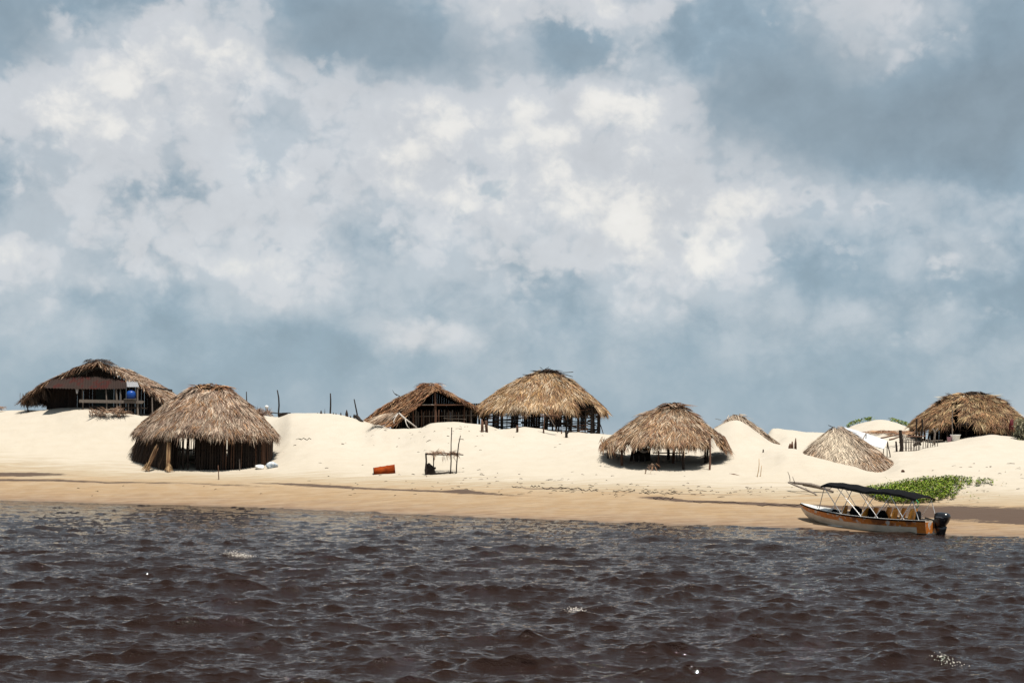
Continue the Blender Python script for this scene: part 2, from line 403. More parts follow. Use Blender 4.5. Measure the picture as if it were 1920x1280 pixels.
def build_terrain():
    nx, ny = XG.shape; V = np.stack([XG, YG, ZG], -1)
    idx = np.arange(nx*ny).reshape(nx, ny)
    q = np.stack([idx[:-1, :-1], idx[1:, :-1], idx[1:, 1:], idx[:-1, 1:]], -1).reshape(-1, 4)
    PX, PY = proj(V)
    bands = [[(-2000, 880, 7, 1), (-400, 889, 7, 1), (60, 889, 6, 1), (115, 889, 4, .6), (170, 888, 2, 0)],
             [(-400, 899, 4, .8), (100, 900, 4, .8), (200, 904, 3, .75), (330, 905, 3.5, .55), (480, 911, 4, .5), (560, 915, 3, 0)],
             [(400, 903, 3, 0), (520, 906, 3, .75), (590, 910, 5, .9), (700, 916, 3, .85), (830, 921, 3, .9), (870, 921, 7, 1), (900, 924, 5, .9), (960, 928, 2.5, .6), (1080, 931, 1.5, .2)],
             [(900, 911, 1.5, 0), (960, 913, 1.8, .55), (1000, 916, 2.2, .7), (1060, 915, 2.2, .7), (1100, 920, 2, .45), (1300, 926, 2, .5), (1500, 930, 2, .3), (1560, 931, 2, 0)],
             [(1160, 930, 1, 0), (1240, 934, 6, .95), (1290, 939, 3.5, .9), (1400, 943, 4.5, 1), (1500, 948, 5, 1), (1640, 953, 7, .9), (1700, 958, 12, 1), (1780, 960, 14, 1.15), (1920, 967, 15, 1.25), (3600, 1010, 15, 1.25)],
             [(1740, 974, 2, 0), (1790, 976, 2, .5), (1850, 978, 3, 1), (1920, 981, 3.5, 1), (3600, 1030, 4, 1)],
             [(1850, 951, 1, 0), (1880, 950, 3, .4), (1920, 951, 4, .5), (3600, 980, 4, .5)]]
    st = np.zeros(PX.shape)
    for B in bands:
        bx = [b[0] for b in B]; yc = np.interp(PX, bx, [b[1] for b in B]); hw = np.interp(PX, bx, [b[2] for b in B]); sg = np.interp(PX, bx, [b[3] for b in B], left=0)
        st = np.maximum(st, sg*np.exp(-np.abs((PY-yc)/np.where(hw > 7, hw, hw*.7))**2.6))
    st *= (AG > .5)
    col = np.stack([np.clip(AG/20, 0, 1), np.clip(st/1.3, 0, 1), np.clip(AG/2+.5, 0, 1)], -1).reshape(-1, 3)
    m, t, b = new_mat('sand')
    o = t.coord('Object'); a = t.attr('col', 'Color'); sp = t.n.new('ShaderNodeSeparateColor'); t.l.new(a, sp.inputs[0])
    inland, stain = sp.outputs[0], sp.outputs[1]
    streak = t.noise(t.mapping(o, (.22, 2.2, 1), (0, 0, math.radians(-9))), 1.6, 7, .62)
    streak2 = t.noise(t.mapping(o, (.5, 6, 1), (0, 0, math.radians(-9))), 1.6, 6, .6)
    fine = t.noise(o, 22, 4, .7); med = t.noise(o, 1.1, 6, .6)
    inl = t.math('ADD', inland, t.math('MULTIPLY', t.math('SUBTRACT', streak, .5), .42))
    c = t.ramp(inl, [(0, (.13, .078, .048)), (.05, (.20, .132, .082)), (.16, (.250, .168, .094)), (.33, (.280, .200, .120)), (.43, (.30, .245, .172)), (.54, (.365, .320, .258)), (1, (.388, .347, .290))])
    wetb = t.mr(sp.outputs[2], .5, .95, 1, 0)
    c = t.mix(t.math('MULTIPLY', t.mr(streak2, .4, .65), t.mr(inl, .10, .60, .8, .0)), c, (.17, .115, .068))
    s3 = t.noise(t.mapping(o, (.10, 5.5, 1), (0, 0, math.radians(-9))), 2.0, 5, .7)
    c = t.mix(t.math('MULTIPLY', t.mr(s3, .52, .66), t.mr(inl, .05, .62, .55, 0)), c, (.15, .098, .062))
    c = t.mix(t.math('MULTIPLY', t.mr(s3, .48, .34), t.mr(inl, .05, .62, .35, 0)), c, (.33, .26, .18))
    c = t.mix(t.math('MULTIPLY', t.mr(med, .4, .7), .25), c, (.315, .265, .20))
    dk = t.math('SUBTRACT', t.math('MULTIPLY', stain, 2.3), t.math('MULTIPLY', t.mr(streak2, .34, .66), 1.05))
    dk = t.math('SUBTRACT', dk, t.math('MULTIPLY', t.mr(fine, .3, .7), .25))
    dk = t.mr(dk, .12, .42, 0, .93)
    c = t.mix(dk, c, (.055, .036, .028))
    # scattered litter specks, denser near the old tide line
    vor = t.n.new('ShaderNodeTexVoronoi'); t.l.new(t.mapping(o, (2.2, 4.5, 1)), vor.inputs['Vector']); vor.inputs['Scale'].default_value = 1.3
    spk = t.mr(vor.outputs['Distance'], .05, .11, 1, 0)
    dens = t.math('MULTIPLY', t.mr(t.noise(t.mapping(o, (.5, 1.5, 1)), .7, 3, .6), .5, .62), t.mr(inland, .25, .42))
    c = t.mix(t.math('MULTIPLY', spk, t.math('MULTIPLY', dens, .6)), c, (.11, .075, .05))
    t.l.new(c, b.inputs['Base Color'])
    t.l.new(t.mr(wetb, 0, 1, .9, .35), b.inputs['Roughness']); b.inputs['Specular IOR Level'].default_value = .15
    rip = t.noise(t.mapping(o, (2.2, 7, 1), (0, 0, .3)), 1.5, 3, .5)
    h = t.math('MULTIPLY_ADD', med, .6, t.math('MULTIPLY', rip, .28)); h = t.math('MULTIPLY_ADD', fine, .10, h)
    t.l.new(t.bump(h, .13, .45), b.inputs['Normal'])
    ob = np_mesh('sand_ground', V, q, mat=m, col=col, smooth=True); tag(ob, 'pale dunes dropping to a tan beach with dark tide marks', kind='structure')
    mb = MB(); mb.quad((-2500, -1500, -1.6), (2500, -1500, -1.6), (2500, 3000, -1.6), (-2500, 3000, -1.6))
    tag(mb.build('river_bed', M['wood_dark']), 'river bed under the brown water', kind='structure')
build_terrain()

# ------------------------------------------------------------ water
def wave_tile(N, L, wl_peak, seed, wdir, spread=3.0, lmin=.3):
    r = np.random.default_rng(seed); k1 = 2*np.pi*np.fft.fftfreq(N, L/N); kx, ky = np.meshgrid(k1, k1, indexing='ij')
    k = np.hypot(kx, ky); k[0, 0] = 1; kp = 2*np.pi/wl_peak
    S_ = np.exp(-1.1*(kp/k)**2)/k**3.6*np.exp(-(k*lmin/6.3)**2)
    cs = (kx*math.cos(wdir)+ky*math.sin(wdir))/k; S_ = S_*(np.abs(cs)**spread+.04)*np.where(cs < 0, .25, 1); S_[0, 0] = 0
    A = np.sqrt(S_)*(r.normal(size=k.shape)+1j*r.normal(size=k.shape))
    h = np.fft.ifft2(A).real; sc = 1/h.std()
    dx = np.fft.ifft2(-1j*kx/k*A).real*sc; dy = np.fft.ifft2(-1j*ky/k*A).real*sc
    return h*sc, dx, dy
def tile_at(T, L, x, y):
    N = T.shape[0]; u = (x/L*N) % N; v = (y/L*N) % N; i = u.astype(int); j = v.astype(int); f = u-i; g = v-j; i1 = (i+1) % N; j1 = (j+1) % N; i %= N; j %= N
    return (T[i, j]*(1-f)+T[i1, j]*f)*(1-g)+(T[i, j1]*(1-f)+T[i1, j1]*f)*g
WD = math.radians(-78)
TL1, TL2 = 43.0, 17.3
W1 = wave_tile(1024, TL1, 2.6, 5, WD, 6.0, .16); W2 = wave_tile(512, TL2, .85, 8, WD+.3, 4.0, .09)
CAPS = []
for px, py, w_, a in [(450, 1046, .8, .13), (1080, 1155, .5, .10), (1790, 1240, .45, .07), (620, 1088, 1.0, .06), (110, 1090, 1.4, .08)]:
    D = HC*F/(py-(830+(px-960)*math.tan(TH))); CAPS.append(((px-960)/F*D, D, w_, a))
def wave(x, y):
    D = y; A = np.interp(D, [0, 30, 50, 62, 72, 90], [.042, .041, .034, .021, .011, .007])
    ca, sa = math.cos(.5), math.sin(.5); xr, yr = x*ca-y*sa, x*sa+y*ca
    h1 = tile_at(W1[0], TL1, x, y); h2 = tile_at(W2[0], TL2, xr, yr)
    z = A*h1+A*.22*h2
    z = z+.02*np.maximum(h1-.6, 0)**1.5*np.interp(D, [30, 60], [1, .2])
    dx = -1.0*A*tile_at(W1[1], TL1, x, y)-.22*A*tile_at(W2[1], TL2, xr, yr); dy = -1.0*A*tile_at(W1[2], TL1, x, y)-.22*A*tile_at(W2[2], TL2, xr, yr)
    for cx, cy, w_, a in CAPS:
        z = z+a*np.exp(-((x-cx)/w_/1.2)**2-((y-cy+.25*(x-cx))/(w_*.5))**2)
    return x+dx, y+dy, z
def water_mat():
    m, t, b = new_mat('brown_river_water')
    o = t.coord('Object')
    b.inputs['Base Color'].default_value = (.008, .004, .003, 1); b.inputs['Roughness'].default_value = .07; b.inputs['IOR'].default_value = 1.33; b.inputs['Specular IOR Level'].default_value = .32
    o2 = t.mapping(o, (.5, 1.6, 1), (0, 0, math.radians(9)))
    n1 = t.noise(o2, 1.5, 6, .6, .2); n2 = t.noise(t.mapping(o, (.55, 1.5, 1), (0, 0, math.radians(-14))), 5.0, 5, .6, .3); n3 = t.noise(o, 17, 3, .6, .4)
    h = t.math('MULTIPLY', n1, .085)
    h = t.math('MULTIPLY_ADD', n2, .056, h); h = t.math('MULTIPLY_ADD', n3, .009, h)
    sep = t.n.new('ShaderNodeSeparateXYZ'); t.l.new(o, sep.inputs[0])
    t.l.new(t.bump(h, 1.0, 1), b.inputs['Normal'])
    # suspended silt gives the thin crests a faint brown body
    foam = t.attr('foam'); fn = t.noise(o, 26, 5, .7)
    ff = t.mr(t.math('MULTIPLY', foam, t.mr(fn, .42, .62)), .25, .6, 0, .7)
    t.l.new(t.mix(ff, (.0115, .0052, .0030), (.34, .30, .26)), b.inputs['Base Color'])
    t.l.new(t.mr(ff, 0, 1, .025, .7), b.inputs['Roughness'])
    return m
def build_water():
    px = np.concatenate([np.linspace(-2000, -260, 60)[:-1], np.linspace(-260, 2180, 900), np.linspace(2180, 3600, 60)[1:]])
    D = 1/np.concatenate([np.linspace(1/9., 1/19., 60)[:-1], np.linspace(1/19., 1/60., 640)[:-1], np.linspace(1/60., 1/92., 110)])
    PXm, DD = np.meshgrid(px, D, indexing='ij'); x = (PXm-960)/F*DD; y = DD
    jx = x+0; X, Y, Z = wave(jx, y)
    V = np.stack([X, Y, Z], -1); nx, ny = X.shape; idx = np.arange(nx*ny).reshape(nx, ny)
    q = np.stack([idx[:-1, :-1], idx[1:, :-1], idx[1:, 1:], idx[:-1, 1:]], -1).reshape(-1, 4)
    keep = ~((V[q[:, 0] // ny, q[:, 0] % ny, 1]-shoreD(960+F*V[q[:, 0] // ny, q[:, 0] % ny, 0]/V[q[:, 0] // ny, q[:, 0] % ny, 1])) > 3)
    q = q[keep]
    h1 = tile_at(W1[0], TL1, x, y)
    foam = 0*np.clip((h1-2.15)*.9, 0, .55)*np.clip((60-y)/20, 0, 1)*.9
    for cx, cy, w_, a in CAPS[:2]:
        foam = np.maximum(foam, 1.0*np.exp(-((x-cx-.1)/w_/.55)**2-((y-cy+.25*(x-cx)+.10)/(w_*.22))**2))
    cx, cy, w_, a = CAPS[3]
    foam = np.maximum(foam, .0*np.exp(-((x-cx)/w_)**2-((y-cy)/.6)**2))
    edge = np.exp(-((y-shoreD(960+F*x/y)+2.8)/.5)**2)*.0
    ob = np_mesh('river_water', V, q, mat=water_mat(), smooth=True)
    at = ob.data.attributes.new('foam', 'FLOAT', 'POINT'); at.data.foreach_set('value', np.maximum(foam, edge).astype(np.float32).ravel())
    tag(ob, 'choppy dark brown river water in the foreground', kind='structure')
build_water()

def spray(px, py, w, n, label):
    D = HC*F/(py-(830+(px-960)*math.tan(TH))); cx = (px-960)/F*D; V = []; T = []
    ico = np.array([(0, 0, 1), (.9, 0, 0), (0, .9, 0), (-.9, 0, 0), (0, -.9, 0), (0, 0, -1)], float); tf = np.array([(0, 1, 2), (0, 2, 3), (0, 3, 4), (0, 4, 1), (5, 2, 1), (5, 3, 2), (5, 4, 3), (5, 1, 4)])
    for i in range(n):
        a = random.gauss(0, 1)*w*.45; x = cx+a; y = D-.1+random.gauss(0, .07)-.25*a
        X, Y, Z = wave(np.array([x]), np.array([y])); s = random.uniform(.004, .013)*(1 if random.random() < .9 else 1.7)
        hgt = abs(random.gauss(0, .045))*math.exp(-(a/w)**2)
        V.append(ico*s*np.array([1.3, 1, .8])+np.array([X[0], Y[0], Z[0]+hgt])); T.append(tf+6*i)
    m = mat('foam', (.72, .66, .60), (.6, .54, .48), .5, 9)
    o = np_mesh('foam', np.concatenate(V), faces_t=np.concatenate(T), mat=m)
    tag(o, label, 'foam', kind='stuff')
spray(452, 1046, .5, 260, 'white foam breaking on a small wave crest at mid left of the river')
spray(1082, 1152, .30, 230, 'splash of pale foam on a wave crest near the middle foreground')
spray(1786, 1240, .30, 60, 'pale droplets standing in for a glint on the wave crest at lower right')  # droplets imitate a sun glint here, not breaking foam

# ------------------------------------------------------------ thatch
PAL0 = {'grey': [(.33, .245, .185), (.24, .165, .125), (.43, .34, .27), (.17, .10, .07), (.31, .175, .09), (.52, .43, .34)],
       'gold': [(.44, .30, .165), (.34, .215, .115), (.50, .38, .25), (.20, .115, .065), (.38, .225, .095), (.55, .46, .35), (.26, .14, .075)],
       'tan': [(.40, .28, .175), (.31, .20, .12), (.48, .375, .27), (.19, .11, .07), (.36, .21, .11), (.50, .42, .33), (.24, .13, .08)],
       'rust': [(.30, .15, .075), (.38, .20, .10), (.22, .10, .055), (.45, .29, .17), (.15, .075, .045), (.33, .22, .14)],
       'brown': [(.27, .165, .105), (.20, .12, .08), (.34, .23, .16), (.14, .085, .06), (.40, .30, .22), (.24, .13, .075)],
       'dark': [(.09, .055, .04), (.13, .08, .055), (.06, .04, .03), (.20, .13, .09)],
       'sandy': [(.42, .33, .25), (.50, .42, .33), (.32, .24, .18), (.55, .46, .36), (.24, .165, .12)]}

PAL = {k: [(c[0]*.765, c[1]*.725, c[2]*.685) for c in v] for k, v in PAL0.items()}
PAL['dark'] = [tuple(x*.45 for x in c) for c in PAL0['dark']]

def strands(P0, T, Nn, L, W, lift, droop, col):
    """blade strips: each a quad plus a pointed tip"""
    n = len(P0); Z = np.array([0, 0, -1.0]); side = np.cross(T, Nn); side /= np.linalg.norm(side, axis=1, keepdims=True)+1e-9
    tw = RNG.uniform(-.9, .9, n)[:, None]; side = side*np.cos(tw)+Nn*np.sin(tw)
    def at(s): return P0+T*(L*s)[:, None]+Nn*(lift[:, 0]+lift[:, 1]*s)[:, None]+Z*(droop*s*s)[:, None]
    a, b, c = at(0), at(.55), at(1.0); w = (W/2)[:, None]
    V = np.stack([a-side*w*.8, a+side*w*.8, b+side*w, b-side*w, c], 1)
    base = (np.arange(n)*5)[:, None]
    q = base+np.array([0, 1, 2, 3]); t = base+np.array([3, 2, 4])
    C = np.repeat(col[:, None, :], 5, 1); C[:, 4] *= 1.08; C[:, :2] *= .9
    return V.reshape(-1, 3), q, t, C.reshape(-1, 3)

class Thatch:
    def __init__(s): s.V = []; s.q = []; s.t = []; s.C = []; s.n = 0
    def add(s, V, q, t, C): s.V.append(V); s.q.append(q+s.n); s.t.append(t+s.n); s.C.append(C); s.n += len(V)
    def fronds(s, P0, T, Nn, pal, L=(.6, 1.1), W=(.022, .044), k=11, fan=.20, spread=.12, lift=(.0, .10), droop=.08, dev=.25, shade=None, rate=None):
        n = len(P0); pal = np.array(PAL[pal]) if isinstance(pal, str) else np.array(pal)*.74
        side = np.cross(T, Nn); side /= np.linalg.norm(side, axis=1, keepdims=True)+1e-9
        a = RNG.normal(0, dev, n)[:, None]; T1 = T*np.cos(a)+side*np.sin(a)
        lf = RNG.uniform(lift[0], lift[1], n); ln = RNG.uniform(L[0], L[1], n)
        pc = pal[RNG.integers(0, len(pal), n)]*RNG.uniform(.75, 1.2, n)[:, None]
        if shade is not None: pc = pc*shade[:, None] if shade.ndim == 1 else pc*(1-shade[:, 3:4])+shade[:, :3]*shade[:, 3:4]
        R = lambda x: np.repeat(x, k, 0)
        P1 = R(P0)+R(side)*RNG.normal(0, spread, (n*k, 1))+R(T1)*RNG.uniform(-.15, .15, (n*k, 1))
        b = RNG.normal(0, fan, (n*k, 1)); T2 = R(T1)*np.cos(b)+R(side)*np.sin(b)
        lift2 = np.stack([RNG.uniform(0, .05, n*k), R(lf)+RNG.normal(0, .025, n*k)], 1)
        s.add(*strands(P1, T2, R(Nn), R(ln)*RNG.uniform(.55, 1.05, n*k), RNG.uniform(W[0], W[1], n*k), lift2, RNG.uniform(0, 2*droop, n*k), R(pc)*RNG.uniform(.55, 1.38, (n*k, 1))))
    def build(s, name, parent):
        return tag(np_mesh(name, np.concatenate(s.V), np.concatenate(s.q), np.concatenate(s.t), M['thatch'], parent, np.concatenate(s.C)), kind='stuff')

def basis(surf, u, v, e=1e-3):
    p = surf(u, v); T = surf(u, v+e)-p; T /= np.linalg.norm(T, axis=1, keepdims=True)+1e-12
    U = surf(u+e, v)-p; U /= np.linalg.norm(U, axis=1, keepdims=True)+1e-12
    N = np.cross(T, U); N /= np.linalg.norm(N, axis=1, keepdims=True)+1e-12
    N *= np.sign(N[:, 2:3]+1e-9); return p, T, N

def shell(surf, parent, nu, nv, u0, u1, cull=None, closed=True, thick=.10, drop=.10, name='roof_shell'):
    uu = np.linspace(u0, u1, nu+1); vv = np.linspace(0.0, .985, nv+1); U, Vv = np.meshgrid(uu, vv, indexing='ij')
    A = surf(U.ravel(), Vv.ravel()); A[:, 2] -= drop; B = A.copy(); B[:, 2] -= thick
    n = len(A); idx = np.arange(n).reshape(nu+1, nv+1); q = []
    for i in range(nu):
        for j in range(nv):
            f = [idx[i, j], idx[i+1, j], idx[i+1, j+1], idx[i, j+1]]
            if cull is not None:
                c = A[f].mean(0)
                if cull(c[None])[0]: continue
            q.append(f); q.append([x+n for x in f[::-1]])
            if j == nv-1: q.append([f[3], f[2], f[2]+n, f[3]+n])
            if not closed and i == 0: q.append([f[0], f[3], f[3]+n, f[0]+n])
            if not closed and i == nu-1: q.append([f[1]+n, f[2]+n, f[2], f[1]])
    return np_mesh(name, np.concatenate([A, B]), np.array(q), mat=M['under'], parent=parent)

def hip_surf(c, zap, zeave, rl, RL, RR, RF, RB, b=.3, pw=2.3, lump=.12, seed=0):
    """c: centre xy; rl: half ridge; RL/RR/RF/RB: eave reach left, right, front, back"""
    def f(u, v):
        cu, su = np.cos(u), np.sin(u); k = (np.abs(cu)**pw+np.abs(su)**pw)**(-1/pw)
        rx = np.where(cu < 0, RL, RR); ry = np.where(su < 0, RF, RB)
        ex, ey = k*cu*rx, k*su*ry; x0 = np.clip(cu*1.6, -1, 1)*rl
        h = v*(1-b)+b*v*v
        lum = lump*fbm(u*3+seed*10, v*3+5, 3, seed)*np.clip(v*3, 0, 1)
        return np.stack([c[0]+x0+(ex-x0)*v, c[1]+ey*v, zap-(zap-zeave)*h+lum], -1)
    return f

def hip_roof(root, surf, nf, pal, cull=None, fringe=700, fl=(.4, .8), k=11, shade=None, ridge=80, c=None, rl=.5, L=(.55, 1.05), ecull=None, cap='dark', **kw):
    shell(surf, root, 72, 12, 0, 2*math.pi, cull)
    th = Thatch()
    # more fronds on the camera-side half, but all round
    u = np.where(RNG.random(nf) < .68, RNG.uniform(math.pi, 2*math.pi, nf), RNG.uniform(0, math.pi, nf))
    v = np.sqrt(RNG.uniform(.0, .92, nf)); p, T, N = basis(surf, u, v)
    k1 = np.ones(nf, bool)
    if cull is not None: k1 &= ~cull(p+T*.55)
    sh = shade(p[k1]) if shade is not None else None
    th.fronds(p[k1], T[k1], N[k1], pal, L=L, k=k, shade=sh, **kw)
    u = RNG.uniform(0, 2*math.pi, fringe); v = RNG.uniform(.86, 1.0, fringe); p, T, N = basis(surf, u, v)
    T = T+np.array([0, 0, -.75]); T /= np.linalg.norm(T, axis=1, keepdims=True)
    k1 = np.ones(fringe, bool)
    if cull is not None: k1 &= ~cull(p+T*.3)
    if ecull is not None: k1 &= ~ecull(p)
    sh = shade(p[k1]) if shade is not None else None
    th.fronds(p[k1], T[k1], N[k1], pal, L=fl, k=k, fan=.18, shade=sh, droop=.12)
    th.build('roof_thatch', root)
    if ridge:
        th = Thatch(); x = RNG.uniform(-rl, rl, ridge); 
        P0 = np.stack([c[0]+x, c[1]+RNG.normal(0, .12, ridge), np.full(ridge, c[2])+RNG.uniform(-.12, .08, ridge)-np.abs(x)*.12], -1)
        s = RNG.choice([-1, 1], ridge); T = np.stack([s*1.0, RNG.normal(-.2, .5, ridge), RNG.normal(-.32, .16, ridge)], -1); T /= np.linalg.norm(T, axis=1, keepdims=True)
        N = np.tile([0, 0, 1.0], (ridge, 1))
        th.fronds(P0, T, N, cap, L=(.4, .9), k=6, fan=.25, lift=(-.05, .08), W=(.03, .07)); th.build('ridge_cap', root)

def pxcull(a0, a1, ytop, y0c, ragged=6):
    def f(p):
        px, py = proj(p); w = ragged*np.sin(px*1.3)
        return (px > a0) & (px < a1) & (py > ytop+w*.5) & (p[:, 1] < y0c)
    return f
def anycull(*fs): return lambda p: np.any([f(p) for f in fs], 0)

def ring_pts(c, RL, RR, RF, RB, n, a0=0, a1=2*math.pi, pw=2.6):
    out = []
    for i in range(n):
        u = a0+(a1-a0)*i/n; cu, su = math.cos(u), math.sin(u); k = (abs(cu)**pw+abs(su)**pw)**(-1/pw)
        out.append((c[0]+k*cu*(RL if cu < 0 else RR), c[1]+k*su*(RF if su < 0 else RB), u))
    return out

# ------------------------------------------------------------ hut 2: round stake-walled hut on the beach
def hut_front_left():
    D = 87.0; m = D/F; c = P(387, 880, D); base = H(c.x, D)
    root = thing('thatched_hut', (c.x, D, base), 'large grey thatched hut with dark stake walls standing nearest the river at left', 'hut', 'palm thatched huts on the dunes')
    zap = P(395, 724, D).z; ze = P(390, 808, D-2).z
    surf = hip_surf((P(395, 800, D).x, D), zap, ze, .8, 134*m, 118*m, 3.9, 3.9, .35, 2.2, .2, 1)
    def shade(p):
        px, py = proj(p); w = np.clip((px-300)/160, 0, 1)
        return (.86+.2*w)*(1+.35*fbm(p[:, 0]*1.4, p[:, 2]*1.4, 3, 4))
    hip_roof(root, surf, 2300, 'grey', fringe=900, fl=(.45, .95), shade=shade, c=(P(395, 800, D).x, D-.1, zap+.05), rl=1.05, ridge=110, cap='rust')
    cw = (P(383, 800, D).x, D)
    pts = ring_pts(cw, 110*m, 126*m, 3.1, 3.0, 176)
    for x, y, u in pts:
        front = math.sin(u) < 0; px = 960+F*x/y
        if not front and random.random() < .18: continue
        if front and 338 < px < 372 and random.random() < .45: continue
        if front and random.random() < .07: continue
        z0 = H(x, y)-.15; top = ze+.15+random.uniform(-.1, .25)
        pole('stake', (x, y, z0), (x+random.uniform(-.05, .05), y, top), random.uniform(.028, .05), 'wood_brown' if random.random() < .35 else 'wood_dark', root)
    for x, y, u in ring_pts(cw, 106*m, 121*m, 2.96, 2.9, 84):  # inner ring of dark slats added to black out the interior
        px = 960+F*x/y; front = math.sin(u) < 0
        if 336 < px < 366 or random.random() < (.20 if front else .14): continue
        zt_ = ze+.2 if random.random() < .8 else ze-.5
        plank('shade_slat', (x, y, (base-.3+zt_)/2), (.24, .03, zt_-base+.3), M['plank'], root, Matrix.Rotation(math.atan2(math.cos(u)*-1, 1)*.0+u+math.pi/2, 3, 'Z'))
    for hgt in (.35, 1.0, 1.75):
        rp = ring_pts(cw, 108*m, 124*m, 3.02, 2.92, 20)
        for i in range(20):
            a, b = rp[i], rp[(i+1) % 20]
            if hgt == 1.75 and i % 3 == 0: continue
            pole('rail', (a[0], a[1], base+hgt-.15+random.uniform(-.04, .04)), (b[0], b[1], base+hgt-.15), .04, 'wood_dark', root)
    for x, y, u in ring_pts(cw, 112*m, 120*m, 2.8, 2.8, 8, .3, .3+2*math.pi):
        pole('post', (x, y, base-.4), (x, y, ze+.5), .09, 'wood_brown', root)
    pole('post', (c.x, D, base-.4), (c.x, D, zap-.2), .11, 'wood_brown', root)
    # palm-leaf side curtain reaching the sand on the left
    th = Thatch(); n = 230; s = RNG.random(n)
    px = 263+52*s; P0 = np.array([tuple(P(a, 826+RNG.uniform(-16, 18), D-1.6-1.7*b)) for a, b in zip(px, s)])
    T = np.stack([-.30+.30*s, np.full(n, -.10), np.full(n, -1.0)], -1); T /= np.linalg.norm(T, axis=1, keepdims=True); N = np.tile([-.3, -1, .1], (n, 1)); N = N/np.linalg.norm(N, axis=1, keepdims=True)
    th.fronds(P0, T, N, 'dark', L=(1.5, 2.0), k=7, fan=.07, spread=.1, lift=(0, .05), droop=0, dev=.07); th.build('leaf_curtain', root)
    # two bundles of dry stalks hanging to the ground
    for name, top, foot, w in (('stalk_bundle', (317, 832), (318, 885), 8), ('stalk_bundle', (293, 838), (278, 884), 16)):
        a = P(top[0], top[1], 83.3); th = Thatch(); n = 14
        P0 = np.tile([a.x, a.y, a.z], (n, 1))+RNG.normal(0, .04, (n, 3)); g = G(foot[0], foot[1]-3, 75)
        d = np.array([g.x-a.x, -.25, g.z-a.z]); Lh = np.linalg.norm(d); T = np.tile(d/Lh, (n, 1))+RNG.normal(0, .022, (n, 3)); T /= np.linalg.norm(T, axis=1, keepdims=True)
        th.fronds(P0, T, np.tile([0, -1.0, 0], (n, 1)), [(.34, .2, .1), (.24, .13, .07), (.42, .27, .14)], L=(Lh*.95, Lh*1.05), k=4, fan=.02, spread=.015, lift=(-.02, .02), droop=0, dev=.015, W=(.03, .05))
        n = 16; P0 = P0[:1].repeat(n, 0)+d*.78; ww = w*m*.012
        T = np.stack([RNG.normal(-.1 if w > 10 else 0, .35 if w < 10 else .6, n), RNG.normal(-.2, .2, n), np.full(n, -1.0)], -1); T /= np.linalg.norm(T, axis=1, keepdims=True)
        th.fronds(P0, T, np.tile([0, -1.0, 0], (n, 1)), [(.42, .27, .14), (.34, .2, .1)], L=(.35, .6), k=4, fan=.1, spread=.04, lift=(0, .03), droop=0, dev=.1)
        th.build(name, root)
    return D
hut_front_left()

def lump(name, c, size, mt, label=None, cat=None, parent=None, seed=1, flat=.0):
    """a soft sack-like body"""
    r = random.Random(seed); mb = MB(); rings = []; n = 12
    for i in range(9):
        a = math.pi*i/8; ring = []
        for j in range(n):
            w = 2*math.pi*j/n; q = 1+.22*math.sin(w*2+seed+i*.7)+.12*r.uniform(-1, 1)
            rr = math.sin(a)**.7 if 0 < i < 8 else .05
            ring.append((c[0]+size[0]*rr*q*math.cos(w), c[1]+size[1]*rr*q*math.sin(w), c[2]+size[2]*(1-math.cos(a)) / 2*(1+.1*math.sin(w*3+seed))))
        rings.append(ring)
    mb.loft(rings); o = mb.build(name, mt, parent, smooth=True)
    if label: tag(o, label, cat)
    return o
g = G(487, 879, 78); lump('sack', (g.x, g.y, g.z-.06), (.30, .22, .30), M['white'], 'white sack lying at the right foot of the large front hut', 'sack', seed=2)
g = G(510, 877, 78); lump('sack', (g.x, g.y, g.z-.06), (.32, .24, .40), M['bluegrey'], 'blue and white bundle lying right of the white sack', 'sack', seed=5)
def stick(px, pyt, pyb, lean, r, label, mt='wood_dark', D=None, name='wooden_stick', cat='stick', group=None, kink=0):
    g = G(px, pyb) if D is None else onsand(px, D)
    t = P(px+lean, pyt, g.y); mb = MB(); a = Vector(g)-Vector((0, 0, .25)); mid = (a+t)/2+Vector((kink, 0, 0)); q1 = a.lerp(mid, .5)+Vector((-kink*.4, 0, 0)); q2 = mid.lerp(t, .5)+Vector((kink*.5, 0, 0))
    mb.tube([a, q1, mid, q2, t], [r, r*.95, r*.9, r*.8, r*.65], 7)
    return tag(mb.build(name, M[mt], smooth=True), label, cat, group)
stick(411, 872, 899, -2, .03, 'thin stick standing in the sand just in front of the large front hut', 'wood_brown')
stick(450, 860, 882, -1, .03, 'short pale stake leaning by the right front wall of the large front hut', 'wood_grey')

